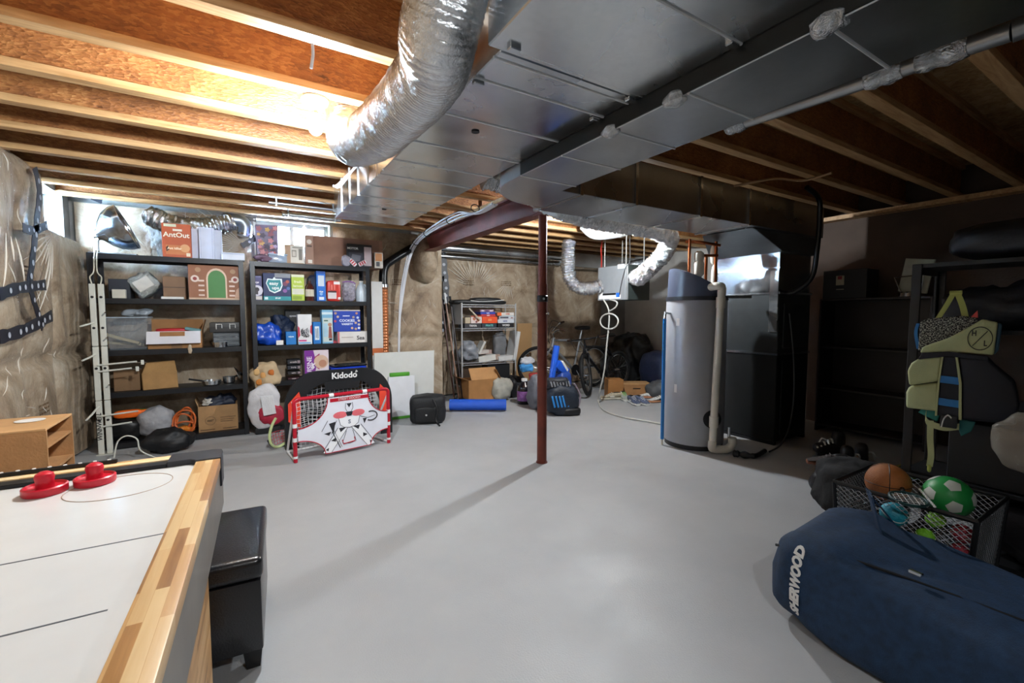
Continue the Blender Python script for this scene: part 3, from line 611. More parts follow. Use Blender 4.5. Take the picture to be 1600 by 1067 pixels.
# heat-recovery ventilator
g = T('air_ventilator', 'grey box-shaped air ventilator hung from straps left of the water heater', 'ventilator', (4.5, 4.36, 1.49))
HG = mat('#8b8f92', .42, .2, var=.04)
MB().box(.012, .44, 0, .58, 0, .48).build('case', mat('#39413f', .45, .2, var=.06), g, bevel=.006, seg=1)
MB().box(-.006, .012, .03, .58, 0, .48).build('door_panel', HG, g, bevel=.004, seg=1)
MB().box(-.004, .02, 0, .028, 0, .48).build('edge_strip', mat('#a9adaf', .3, .6), g, bevel=.003, seg=1)
MB().box(-.010, -.005, .12, .55, .02, .075).build('label_strip', WHITE, g, smooth=0); MB().box(-.010, -.005, .47, .575, .075, .13).build('label_strip', WHITE, g, smooth=0)
MB().box(-.012, -.009, .14, .20, .04, .10).build('blue_mark', mat('#1b63c8', .4), g, smooth=0); MB().box(-.012, -.009, .21, .47, .072, .10).build('control_bar', BLACK, g, smooth=0)
MB().box(-.010, -.005, .05, .18, .43, .49).build('badge', mat('#c6ccd2', .4), g, smooth=0)
for x, y in ((.05, .08), (.05, .50), (.40, .08), (.40, .50)):
    MB().box(x-.006, x+.006, y-.002, y+.002, .47, .905).build('strap', mat('#c9c9c4', .5), g, smooth=0)
for y in (.53, .545): MB().tube(cr([(.02, y, .48), (.03, y+.01, .62), (.01, y, .75), (.03, y, .88)], 4), .004, 6).build('red_wire', mat('#a52a20', .4), g)
MB().tube(cr([(-.01, .14, .04), (-.02, .10, .2), (-.015, .03, .42), (.01, -.02, .5), (.02, -.02, .62), (.0, -.03, .8), (.02, -.02, .9)], 5), .005, 6).build('control_wire', BLACK, g)
t = T('drain_hose', 'white drain hose looping under the ventilator and trailing over the floor to the heater', 'hose', onZ(937, 632))
P_ = [Vector((4.48, 4.80, 1.50)), onX(952, 490, 4.44), onX(948, 540, 4.42), onX(944, 580, 4.40), onX(937, 612, 4.38), onZ(935, 628, .02), onZ(945, 642, .012), onZ(975, 652, .012), onZ(1010, 658, .012), onZ(1036, 663, .012)]
MB().tube(cr(P_, 6), .011, 10).build('hose', mat('#b9b9b3', .4), t, world=True)
lp = [onX(952+14*math.sin(a), 502-12*math.cos(a), 4.42) for a in [2*PI*k/14 for k in range(14)]]; MB().tube(cr(lp, 3, True), .011, 8, closed=True).build('loop', mat('#b9b9b3', .4), t, world=True)
lp = [onX(952, 486, 4.43), onX(962, 480, 4.42), onX(964, 472, 4.42), Vector((4.47, 4.66, 1.50))]; MB().tube(cr(lp, 4), .010, 8).build('loop', mat('#b9b9b3', .4), t, world=True)
q = [onY(912, 353, 4.5), onY(930, 367, 4.5), onY(968, 364, 4.5), onY(992, 357, 4.5), onY(1012, 356, 4.5)]
t = T('plastic_duct', 'white plastic flat duct piece under the joists above the ventilator', 'duct', q[1])
MB().tube(cr(q, 5), .062, 18).build('pipe', WHITE, t, world=True)
i = q[2]; MB().tube([i+Vector((-.005, 0, .0)), i+Vector((.02, 0, .0))], .066, 18).build('strap', mat('#a7a7a2', .5), t, world=True)
# ================================================================ BLACK SHELVING
LV = (.06, .55, .95, 1.445, 1.86)
def shelving(name, label, x0, x1, y0, y1, lv, m, lip=.05, post=.045, group=None, rz=0):
    t = T(name, label, 'shelf', ((x0+x1)/2, (y0+y1)/2, 0), rz, group); w, dd = (x1-x0)/2, (y1-y0)/2
    for sx in (-1, 1):
        for sy in (-1, 1):
            a, b = sx*(w-post), sy*(dd-post); mb = MB().box(min(a, sx*w), max(a, sx*w), min(sy*dd, sy*(dd-.012)), max(sy*dd, sy*(dd-.012)), 0, lv[-1])
            mb.box(min(sx*w, sx*(w-.012)), max(sx*w, sx*(w-.012)), min(b, sy*(dd-.012)), max(b, sy*(dd-.012)), 0, lv[-1]).build('corner_post', m, t, smooth=0, bevel=.002, seg=1)
    for z in lv:
        MB().box(-w+.013, w-.013, -dd+.013, dd-.013, z-.02, z).box(-w+.013, w-.013, -dd+.002, -dd+.0125, z-lip, z-.001).box(-w+.013, w-.013, dd-.0125, dd-.002, z-lip, z-.001).build('shelf_board', m, t, smooth=0)
    return t
SHB = mat('#1b1c20', .4, .2, var=.1)
shelving('shelving_unit', 'black five-tier metal shelving unit in the corner behind the white hanging rack', -1.19, .04, 5.52, 5.90, LV, SHB, group='black shelving units on the back wall')
shelving('shelving_unit', 'black five-tier metal shelving unit behind the two toy goals', .10, 1.35, 5.52, 5.90, LV, SHB, group='black shelving units on the back wall')
# ================================================================ AIR HOCKEY TABLE AND OTTOMAN
t = T('air_hockey_table', 'air hockey table with wooden rails and white playing surface in the front left corner', 'game table', (-.07, 1.94, 0), math.radians(-2.1))
TW, TL = -1.0, -2.6; BLU = mat('#9fa0a6', .4)
MB().box(TW+.06, -.075, TL, -.10, .765, .785).build('playing_surface', mat('#d8d8d6', .28, var=.03, coat=.3), t, smooth=0)
MB().box(-.072, -.002, TL, -.125, .765, .80).build('side_rail', RAIL, t, bevel=.003, seg=2)
MB().box(TW, TW+.07, TL, -.125, .765, .80).build('side_rail', RAIL, t, bevel=.003, seg=2)
MB().box(TW+.15, -.155, -.052, -.002, .765, .80).build('end_rail', RAILX, t, bevel=.003, seg=2)
MB().box(TW+.15, -.155, -.10, -.054, .77, .797).build('goal_slot_edge', BLACKM, t, bevel=.002, seg=1)
for sx in (0, 1):
    px = [(-.155, 0), (-.03, 0), (-.004, -.012), (0, -.04), (0, -.123), (-.0745, -.123), (-.0745, -.115), (-.09, -.10), (-.155, -.10)]
    if sx: px = [(TW-a, b) for a, b in px][::-1]
    MB().prism(px, lambda a, b, q: Vector((a, b, q)), .70, .803).build('corner_cap', mat('#22242a', .45, var=.1), t, bevel=.002, seg=1)
MB().box(-.022, -.006, TL, -.01, .60, .764).build('side_apron', mat('#6e665c', .35, .15, var=.25, scale=5), t, bevel=.002, seg=1)
MB().box(TW+.006, TW+.022, TL, -.01, .60, .764).build('side_apron', mat('#6e665c', .35, .15, var=.25, scale=5), t, bevel=.002, seg=1)
MB().box(TW+.022, -.022, -.03, -.012, .60, .764).build('end_apron', mat('#6e665c', .35, .15, var=.25, scale=5), t, bevel=.002, seg=1)
MB().box(TW+.022, -.022, TL, -.03, .60, .612).build('underside_board', BLACK, t, smooth=0)
for y0 in (-.86, TL+.2):
    for x0 in (-.11, TW+.02): MB().box(x0, x0+.09, y0, y0+.44, 0, .60).build('leg', RAILZ, t, bevel=.003, seg=1)
INKL = mat('#55585e', .5)
for y, x0, x1 in ((-.655, TW+.08, -.077), (-.945, TW+.08, -.11)): MB().box(x0, x1, y-.002, y+.002, .785, .7856).build('printed_line', INKL, t, smooth=0)
ci = [(-.245+.125*math.cos(a), -.235+.105*math.sin(a), .7853) for a in [2*PI*k/40 for k in range(40)]]; MB().tube(ci, .0013, 5, closed=True).build('printed_circle', mat('#a58f7a', .5), t)
sb = MB().box(-.66, -.30, -.016, -.002, .8005, .812).build('score_slider', BLACKM, t, bevel=.002, seg=1)
for k in range(10): MB().lathe([(0, 0), (.005, 0), (.005, .003), (0, .003)], (-.645+.036*k, -.009, .8115), 10).build('score_dot', WHITE, sb)
def mallet(x, y, label):
    t = T('mallet', label, 'mallet', (x, y, .7855), group='red mallets on the table')
    MB().lathe([(0, .004), (.044, .004), (.047, 0), (.049, .003), (.049, .020), (.045, .023), (.042, .016), (.026, .014), (0, .014)], n=36).build('rim', RED, t)
    MB().lathe([(0, .012), (.021, .013), (.019, .03), (.022, .046), (.019, .056), (.010, .062), (0, .063)], n=28).build('grip', RED, t)
mallet(-.497, 1.765, 'red air hockey mallet on the left, nearer the cardboard box'); mallet(-.395, 1.79, 'red air hockey mallet on the right, nearer the black table corner')
LEA = mat('#15151a', .28, var=.15, bump=.15, bscale=160, coat=.25)
o = T('ottoman', 'black leather storage ottoman standing behind the air hockey table', 'ottoman', (-.17, 2.07, 0), math.radians(-4))
MB().box(-.22, .22, -.25, .25, .07, .335).build('body', LEA, o, bevel=.008, seg=2)
MB().box(-.228, .228, -.258, .258, .338, .42).build('lid_cushion', LEA, o, bevel=.028, seg=4)
for sx in (-1, 1):
    for sy in (-1, 1):
        a, b = sx*.185, sy*.215; MB().add([(a-.022, b-.022, 0), (a+.022, b-.022, 0), (a+.022, b+.022, 0), (a-.022, b+.022, 0), (a-.03, b-.03, .07), (a+.03, b-.03, .07), (a+.03, b+.03, .07), (a-.03, b+.03, .07)], [(3, 2, 1, 0), (4, 5, 6, 7), (0, 1, 5, 4), (1, 2, 6, 5), (2, 3, 7, 6), (3, 0, 4, 7)]).build('leg', BLACK, o, smooth=0)
# ================================================================ TOY GOALS
def net(par, x0, x1, z0, z1, y, step, mask, m, name='net', r=.0022):
    mb = MB(); k = 0; x = x0
    while x <= x1+1e-6:
        run = []; z = z0
        while z <= z1+1e-6:
            if mask(x, z): run.append((x+.006*math.sin(z*31+x*9), y+.012*math.sin(x*17+z*13), z))
            else:
                if len(run) > 1: mb.tube(run, r, 4)
                run = []
            z += step/2
        if len(run) > 1: mb.tube(run, r, 4)
        x += step
    z = z0
    while z <= z1+1e-6:
        run = []; x = x0
        while x <= x1+1e-6:
            if mask(x, z): run.append((x, y+.012*math.sin(x*17+z*13), z+.006*math.sin(x*29+z*7)))
            else:
                if len(run) > 1: mb.tube(run, r, 4)
                run = []
            x += step/2
        if len(run) > 1: mb.tube(run, r, 4)
        z += step
    o = mb.build(name, m, par, smooth=0); o['kind'] = 'stuff'; return o
ga = math.atan2(.17, .86)
G = T('hockey_goal', 'small red and white hockey goal with a goalie printed shooting target', 'toy goal', onZ(462, 723), ga)
GW, GH = .88, .555; RP = mat('#b5122a', .35, var=.06); WP = mat('#e9e9ea', .4, var=.02)
def segs(pts, par, parts, r=.017):
    for (a, b, mm) in parts: MB().tube([Vector(pts[0]).lerp(Vector(pts[1]), a), Vector(pts[0]).lerp(Vector(pts[1]), b)], r*(1.12 if mm is WP else 1), 14).build('tube_joint' if mm is WP else 'tube', mm, par)
pat = [(0, .07, RP), (.07, .11, WP), (.11, .37, RP), (.37, .44, WP), (.44, .62, RP), (.62, .69, WP), (.69, 1, RP)]
segs(((0, 0, .003), (0, 0, GH-.06)), G, pat); segs(((GW, 0, .003), (GW, 0, GH-.06)), G, pat)
for x, s in ((0, 1), (GW, -1)): MB().tube(cr([(x, 0, GH-.062), (x, 0, GH-.03), (x+s*.02, 0, GH-.006), (x+s*.06, 0, GH), (x+s*.08, 0, GH)], 4), .017, 14).build('corner_bend', RP, G)
segs(((.08, 0, GH), (GW-.08, 0, GH)), G, [(0, .30, RP), (.30, .36, WP), (.36, .74, RP), (.74, .80, WP), (.80, 1, RP)])
for s in (.0, GW):
    MB().tube([(s, 0, GH-.05), (s+(.03 if s == 0 else -.03), .34, .02)], .010, 10).build('back_brace', WP, G)
    MB().tube([(s, 0, .012), (s+(.03 if s == 0 else -.03), .34, .012)], .010, 10).build('floor_bar', WP, G)
MB().tube([(.03, .34, .012), (GW-.03, .34, .012)], .010, 10).build('floor_bar', WP, G)
# shooting target sheet with four cut corners
def arc(cx, cz, rx, rz_, a0, a1, n=10): return [(cx+rx*math.cos(a0+(a1-a0)*k/n), cz+rz_*math.sin(a0+(a1-a0)*k/n)) for k in range(n+1)]
cut = []
cut += arc(.02, .03, .23, .155, 0, PI/2); cut += arc(.02, GH-.02, .26, .24, -PI/2, 0)
cut += arc(GW-.02, GH-.02, .20, .20, PI, 1.5*PI); cut += arc(GW-.02, .03, .18, .13, PI/2, PI)
sheet = MB().prism(cut, lambda a, b, q: Vector((a, q, b)), -.022, -.018).build('target_sheet', mat('#e2e4ee', .55, var=.03), G, smooth=0)
for k in range(4):
    seg_ = cut[k*11:(k+1)*11]; MB().tube([(a, -.0225, b) for a, b in seg_], .0045, 6).build('red_piping', RP, sheet)
MB().tube([(.25, -.0225, .03), (GW-.2, -.0225, .03)], .0035, 6).build('red_piping', RP, sheet)
MB().box(.30, .66, -.025, -.0225, GH-.060, GH-.028).build('banner', RP, sheet, smooth=0)
text('STREET HOCKEY', .028, WHITE, sheet, frontM(.48, -.0255, GH-.044))
# printed goalie in pads
INKB = mat('#23242c', .6, var=.05); PINK = mat('#e06a72', .6); IW = mat('#f3f4f8', .55, var=.0)
def pr(poly, m, d=-.0235, name='goalie_print'): MB().prism(poly, lambda a, b, q: Vector((a, q, b)), d, d+.0012).build(name, m, sheet, smooth=0)
cx = .475
def outl(pts, name='goalie_outline', r=.0022): MB().tube([(a, -.0236, b) for a, b in pts], r, 5).build(name, INKB, sheet, smooth=0)
pr([(cx-.025, .465), (cx+.025, .465), (cx, .425)], INKB)                                   # mask
outl([(cx-.032, .47), (cx-.036, .42), (cx-.018, .385), (cx+.018, .385), (cx+.036, .42), (cx+.032, .47)])
pr(arc(cx-.085, .365, .065, .032, .2, 2*PI+.2, 14)[:-1], PINK); pr(arc(cx+.085, .365, .065, .032, 0, 2*PI, 14)[:-1], PINK)
pr([(cx-.035, .385), (cx+.035, .385), (cx+.02, .345), (cx-.02, .345)], INKB, -.0242)
pr([(cx-.10, .335), (cx+.10, .335), (cx+.075, .245), (cx-.075, .245)], IW, -.0238)
outl([(cx-.10, .335), (cx-.085, .27), (cx-.05, .245), (cx, .235), (cx+.05, .245), (cx+.085, .27), (cx+.10, .335)])
text('S', .05, mat('#7d8596', .6), sheet, frontM(cx, -.0245, .29), bold=.002)
for s in (-1, 1):
    pr([(cx+s*.02, .24), (cx+s*.10, .25), (cx+s*.245, .03+.012), (cx+s*.17, .03)], IW, -.0239)    # leg pads
    outl([(cx+s*.02, .235), (cx+s*.17, .035)]); outl([(cx+s*.11, .25), (cx+s*.25, .05)])
    pr([(cx+s*.03, .245), (cx+s*.10, .245), (cx+s*.085, .205)], INKB, -.0245); pr([(cx+s*.13, .165), (cx+s*.175, .14), (cx+s*.13, .125)], INKB, -.0245)
    pr([(cx+s*.195, .08), (cx+s*.225, .065), (cx+s*.20, .05)], INKB, -.0245)
pr([(cx-.19, .30), (cx-.13, .31), (cx-.15, .20)], INKB); outl([(cx-.20, .33), (cx-.255, .24)]); outl([(cx-.12, .32), (cx-.17, .2)])
pr([(cx-.235, .215), (cx-.17, .225), (cx-.19, .19)], INKB)                                 # stick-side glove
outl([(cx-.16, .22), (cx-.09, .06)], r=.004); outl([(cx-.145, .23), (cx-.075, .065)], r=.002)
outl(arc(cx+.215, .315, .06, .045, -2.2, 2.0, 12), r=.006); outl([(cx+.10, .33), (cx+.18, .30), (cx+.25, .315)])
pr([(cx+.13, .30), (cx+.17, .30), (cx+.145, .25)], INKB)
outl([(cx-.03, .21), (cx-.07, .10), (cx+.0, .085), (cx+.06, .10), (cx+.03, .21)]); MB().tube([(cx-.07, -.0237, .13), (cx-.06, -.0237, .09), (cx+.05, -.0237, .10), (cx+.045, -.0237, .14)], .005, 6).build('goalie_print', RP, sheet, smooth=0)
net(G, .03, .34, .0+.06, GH-.03, .16, .036, lambda x, z: z < GH-.02 and z > .03, mat('#d9dadd', .6), 'net')
net(G, .62, GW-.03, .06, GH-.03, .16, .036, lambda x, z: z < GH-.02, mat('#d9dadd', .6), 'net')
# black pop-up goal behind
K = T('popup_goal', 'black pop-up goal with a rounded hoop and white lettering behind the hockey goal', 'toy goal', onZ(446, 703), ga*.55)
KW, KH = 1.06, .735
def hoop(ins, n=14):
    a = KW-2*ins; pts = [(ins, 0)]
    pts += arc(ins+.30, KH-ins-.36+ins*.2, .30-ins*.0, .36-ins*.2, PI, PI/2, n)
    pts += arc(KW-ins-.30, KH-ins-.36+ins*.2, .30, .36-ins*.2, PI/2, 0, n); pts += [(KW-ins, 0)]
    return pts
out = hoop(0); inn = hoop(.12); v = []; f = []
for (a, b), (c, d) in zip(out, inn): v += [(a, -.02, b), (a, .02, b), (c, .012, d), (c, -.012, d)]
for i in range(len(out)-1):
    for q in range(4): f.append((4*i+q, 4*i+(q+1) % 4, 4*i+4+(q+1) % 4, 4*i+4+q))
f += [(0, 1, 2, 3), tuple(4*(len(out)-1)+q for q in (3, 2, 1, 0))]
hp = MB().add(v, f).build('hoop', mat('#16171a', .5, var=.12), K, smooth=40)
ORG = mat('#e4452c', .55)
for s in (0, 1):
    pol = [(.03, .27), (.03, .44), (.13, .55), (.14, .50), (.14, .24), (.13, .19)]
    if s: pol = [(KW-a, b) for a, b in pol][::-1]
    MB().prism(pol, lambda a, b, q: Vector((a, q, b)), -.026, -.021).build('orange_panel', ORG, K, smooth=0)
MB().prism([(.36, KH-.118), (.72, KH-.118), (.70, KH-.20), (.38, KH-.20)], lambda a, b, q: Vector((a, q, b)), -.02, -.012).build('black_panel', mat('#16171a', .5, var=.12), K, smooth=0)
text('Kidodo', .085, WHITE, hp, frontM(KW*.5+.03, -.025, KH-.062), bold=.0025)
for k in range(3): MB().tube([(KW*.5+.135+(.012+.009*k)*math.cos(a), -.025, KH-.045+(.012+.009*k)*math.sin(a)) for a in (.4, .8, 1.2)], .003, 5).build('logo_arc', WHITE, hp)
ins_m = lambda x, z: .13 < x < KW-.13 and z < KH-.14 and ((x-.43)**2+(z-.25)**2 < .42**2 if x < .43 else True)
net(K, .14, KW-.14, .04, KH-.13, .05, .042, ins_m, mat('#cfd0d4', .6), 'net')
MB().tube([(0.02, 0, .012), (.06, .32, .012), (KW-.06, .32, .012), (KW-.02, 0, .012)], .009, 8).build('rear_hoop', BLACK, K)
# lacrosse stick head and foot lying at the goal's left post
t = T('lacrosse_stick', 'pale green lacrosse stick head with a laced pocket beside the goals', 'lacrosse stick', onZ(436, 700), .5)
hd = cr([(-.02, 0, .30), (-.06, 0, .24), (-.09, 0, .14), (-.07, 0, .05), (0, 0, .015), (.08, 0, .05), (.11, 0, .12), (.07, 0, .18)], 5)
MB().tube(hd, .013, 8).build('head_frame', mat('#c8d69a', .45), t)
MB().tube(cr([(-.10, .01, .10), (-.06, .01, .03), (.02, .01, .012), (.14, .01, .012)], 5), .011, 8).build('dark_rim', mat('#1b2233', .4), t)
net(t, -.07, .09, .04, .16, .01, .03, lambda x, z: True, mat('#b8404a', .6), 'pocket', .0025)
# ================================================================ CONTENTS OF THE BLACK SHELVES
YF = 5.555
Z1, Z2, Z3, Z4, Z5 = [z+.001 for z in LV]     # bottom to top
def carton(name, label, cat, px0, px1, pyt, z0, col, prints=(), yf=YF, dep=.16, rz=0, group=None, m=None, lid=None, bev=.003, pyb=None):
    a, b = onY(px0, 500, yf), onY(px1, 500, yf); zt = onY((px0+px1)/2, pyt, yf).z; w, hh = (b.x-a.x), zt-z0
    t = T(name, label, cat, ((a.x+b.x)/2, yf+dep/2, z0), rz, group)
    MB().box(-w/2, w/2, -dep/2, dep/2, 0, hh).build('box_body', m or mat(col, .55, var=.06), t, bevel=bev, seg=1)
    if lid: MB().box(-w/2-.004, w/2+.004, -dep/2-.004, dep/2+.004, hh-.03, hh+.004).build('lid', mat(lid, .4), t, bevel=.004, seg=1)
    decorate(t, w, hh, -dep/2, prints); return t
def decorate(t, w, hh, y, prints):
    for i, p in enumerate(prints):
        if p[0] == 't':
            _, u, v, sz, c, s = p[:6]; ang = p[6] if len(p) > 6 else 0
            text(s, sz*hh, mat(c, .5, var=0), t, frontM(-w/2+u*w, y-.0016-.0003*i, v*hh) @ Matrix.Rotation(ang, 4, 'Z'), bold=.0012)
        elif p[0] == 'o':
            _, u, v, ru, c = p; q = [(-w/2+u*w+ru*hh*math.cos(k*PI/10), v*hh+ru*hh*math.sin(k*PI/10)) for k in range(20)]
            MB().prism(q, lambda a, b, d: Vector((a, d, b)), y-.0011-.0003*i, y).build('printed_patch', mat(c, .5, var=.05), t, smooth=0)
        elif p[0] == 'p':
            q = [(-w/2+u*w, v*hh) for u, v in p[1]]; MB().prism(q, lambda a, b, d: Vector((a, d, b)), y-.0011-.0003*i, y).build('printed_patch', mat(p[2], .5, var=.05), t, smooth=0)
        else:
            u0, u1, v0, v1, c = p; MB().box(-w/2+u0*w, -w/2+u1*w, y-.001-.0003*i, y, v0*hh, v1*hh).build('printed_patch', mat(c, .5, var=.08), t, smooth=0)
def sack(name, label, cat, c, r, col, e=.75, amp=.03, freq=7, seed=1, m=None, bump=.4, rough=.55, group=None, rz=0, parts=()):
    """soft bundle standing on its base"""
    t = T(name, label, cat, (c[0], c[1], c[2]), rz, group)
    MB().sq((0, 0, r[2]), r, e, e, amp, freq, seed, 32, 20, flat=-r[2]*.97).build('fabric', m or mat(col, rough, var=.2, bump=bump, bscale=25), t, smooth=70)
    return t
def lat(px, py, y=YF): return onY(px, py, y)
# --- top of the left unit
t = T('clamp_lamp', 'silver dome work lamp tilted on its stand at the left end of the shelf top', 'lamp', (-1.03, 5.70, Z5))
M = Matrix.Translation((-.0, .0, .23)) @ Matrix.Rotation(math.radians(66), 4, 'Y') @ Matrix.Scale(1.22, 4)
MB().lathe([(.0, -.10), (.04, -.10), (.05, -.08), (.10, -.05), (.15, .0), (.175, .06), (.18, .10), (.176, .10), (.17, .06), (.145, .004), (.09, -.045), (.0, -.06)], n=36, M=M).build('reflector', m_galv('#aeb6c0', '#dfe5ec', .12, .25), t)
MB().lathe([(0, -.055), (.03, -.055), (.035, .0), (.028, .04), (0, .05)], n=16, M=M).build('lamp_tube', WHITE, t)
MB().tube([M @ Vector(((.178)*math.cos(a), .178*math.sin(a), .1)) for a in [2*PI*k/30 for k in range(30)]], .005, 6, closed=True).build('rim', CHROME, t)
for k in range(3): MB().tube([M @ Vector((.178*math.cos(a), .178*math.sin(a), .1)) for a in (k*PI/3, k*PI/3+PI)], .003, 5).build('guard_wire', CHROME, t)
MB().box(-.16, .20, -.12, .10, 0, .012).build('foot_plate', m_galv('#9aa8b8', '#cdd8e4', .2, .35), t, bevel=.003, seg=1)
MB().tube([(-.12, -.1, .012), (-.12, -.1, .14), (-.06, .0, .20)], .007, 8).build('stand_arm', CHROME, t); MB().tube([(-.12, .08, .012), (-.12, .08, .14), (-.06, .02, .20)], .007, 8).build('stand_arm', CHROME, t)
carton('ant_bait_box', 'orange-brown AntOut ant bait box on top of the left shelf', 'box', 259, 304, 350, Z5, '#b4532c', [(.08, .50, .90, .98, '#cfd0b4'), ('t', .5, .66, .20, '#f2ead8', 'AntOut'), (.38, .70, .78, .84, '#e8e0d0'), (.12, .92, .08, .36, '#c0703f'), ('o', .78, .28, .12, '#d49a68'), ('p', [(.14, .16), (.24, .22), (.20, .34), (.12, .28)], '#4a2a18'), ('t', .42, .26, .09, '#f0d8b8', 'Ant killer'), (.82, .96, .04, .14, '#e0d2b8')], dep=.10)
for i, (a, b, yt, dy, lb) in enumerate(((303, 317, 358, .06, 'narrow white foam board beside the ant bait box'), (316, 340, 356, 0, 'tall white plastic panel in the middle of three on the shelf top'), (338, 352, 360, .05, 'narrow white plastic panel right of the tall one on the shelf top'))):
    carton('foam_board', lb, 'board', a, b, yt, Z5, '#d5dcf0', [(.1, .14, .02, .98, '#b9c2dc'), (.84, .88, .02, .98, '#b9c2dc')], yf=YF+.02+dy, dep=.04, group='white panels on the shelf top')
carton('white_tray', 'flat white tray lying on the shelf top between the two units', 'tray', 350, 386, 395, Z5, '#dfe4f0', [(0, 1, .75, .95, '#c4ccde')], yf=5.54, dep=.12, bev=.006)
# --- left unit, upper shelf
t = T('quilted_pouch', 'crumpled clear bag of silver foil packs leaning on the upper left shelf', 'bag', (-.80, 5.66, Z4+.005)); Mq = Matrix.Translation((0, 0, .135)) @ Matrix.Rotation(-.6, 4, 'Y')
MB().sq((0, 0, 0), (.11, .06, .10), .45, .45, .03, 14, 4, 36, 20, M=Mq).build('foil_pack', m_foil('#b9bcb8', .28, 30, .8), t, smooth=60)
MB().box(-.07, .07, -.068, -.058, -.05, .06, Mq).build('paper_label', mat('#cfccc4', .6, bump=.3, bscale=40), t, bevel=.004, seg=1)
carton('dark_bin', 'dark fabric bin at the left end of the upper left shelf', 'bin', 172, 206, 436, Z4, '#20242e', yf=5.62, dep=.22)
carton('small_white_box', 'small white box in front of the dark fabric bin', 'box', 177, 198, 452, Z4, '#c9c5b8', yf=5.55, dep=.06)
carton('brown_box', 'plain brown box standing left of the gingerbread print box', 'box', 257, 292, 432, Z4, '#7a5b40', [(0, 1, .50, .54, '#4d3826')], yf=5.60, dep=.2)
bk = tag(MB().box(-.10, .10, -.10, .10, 0, .022).build('book', mat('#e2e2de', .6), None, loc=(-.52, 5.66, Z4+.0)), 'white flat case lying in front of the brown box on the upper left shelf', 'case'); bk.location = (-.575, 5.575-.0, Z4); bk.scale = (.9, .25, 1)
carton('gingerbread_box', 'gift box printed with a gingerbread house and green arched door', 'box', 297, 379, 415, Z4, '#8e5a3c', [('p', [(.33, .03)]+[(.33, .62)]+[(.525-.195*math.cos(k*PI/10), .62+.30*math.sin(k*PI/10)) for k in range(1, 10)]+[(.72, .62), (.72, .03)], '#d9b9a0'), ('p', [(.36, .03)]+[(.36, .60)]+[(.525-.165*math.cos(k*PI/10), .60+.26*math.sin(k*PI/10)) for k in range(1, 10)]+[(.69, .60), (.69, .03)], '#3f7a3a')]
       +[(.18, .29, .10+.14*k, .15+.14*k, '#d8c0b2') for k in range(4)]+[(.76, .87, .10+.14*k, .15+.14*k, '#d8c0b2') for k in range(4)]
       +[('o', .12, .60, .10, '#d9c6b8'), ('o', .12, .60, .05, '#8a2d28'), ('o', .88, .60, .10, '#d9c6b8'), ('o', .88, .60, .05, '#8a2d28'), (0, 1, 0, .05, '#cdae92'), ('o', .18, .86, .07, '#a9825f'), ('o', .84, .84, .07, '#a9825f'), ('p', [(.86, .06), (.98, .06), (.98, .40), (.90, .30)], '#c49a80')], dep=.18)
# --- left unit, third shelf up
def tote(name, label, px0, px1, pyt, z0, yf, dep, tint, a=.35, lid=None):
    A, B = onY(px0, 520, yf), onY(px1, 520, yf); hh = onY((px0+px1)/2, pyt, yf).z-z0; w = B.x-A.x
    t = T(name, label, 'storage bin', ((A.x+B.x)/2, yf+dep/2, z0)); tk = .004; k = .9
    def ring(s, z, i=0): x, y = w/2*s-i, dep/2*s-i; return [(-x, -y, z), (x, -y, z), (x, y, z), (-x, y, z)]
    v = ring(k, 0)+ring(1, hh)+ring(1, hh, tk)+ring(k, tk, tk); f = [(3, 2, 1, 0)]
    for r in range(3):
        for q in range(4): f.append((4*r+q, 4*r+(q+1) % 4, 4*r+4+(q+1) % 4, 4*r+4+q))
    f.append((12, 13, 14, 15)); MB().add(v, f).build('tub', m_clear(tint, a, .2), t, smooth=0)
    MB().tube([(p[0], p[1], hh) for p in ring(1.02, hh)], .006, 6, closed=True).build('rim', m_clear(tint, .7, .25), t, smooth=0)
    if lid: MB().box(-w/2-.01, w/2+.01, -dep/2-.01, dep/2+.01, hh+.006, hh+.03).build('lid', mat(lid, .35), t, bevel=.006, seg=1)
    return t, w, hh
t, w, hh = tote('storage_tote', 'clear plastic tote of wooden pieces on the middle left shelf', 166, 231, 496, Z3, 5.55, .28, '#b9c6d2', .1)
for k, (x, y, z, a, l) in enumerate(((-.05, -.06, .10, .35, .13), (-.06, .0, .06, .40, .15), (-.02, .06, .04, .2, .12), (-.10, .02, .08, .1, .10))):
    tag(MB().box(-l, l, -.025, .025, -.012, .012, Matrix.Translation((0, 0, .012+l*math.sin(a))) @ Matrix.Rotation(a, 4, 'Y')).build('wooden_block', mat('#b3a583', .7, var=.15), None, loc=(t.location.x+x, t.location.y+y, Z3+z*.5)), ['long wooden slat on top in the clear tote', 'wooden slat leaning under the long one in the clear tote', 'wooden slat at the back of the clear tote', 'shorter wooden slat at the left of the clear tote'][k], 'wood piece', 'wooden pieces in the tote')
sack('plastic_bag', 'grey plastic bag bundled on top of the clear tote', 'bag', (t.location.x+.06, 5.70, Z3+hh+.006), (.10, .07, .035), '#8f969c', .8, .05, 14, 3, m=m_clear('#aab4bd', .75, .2))
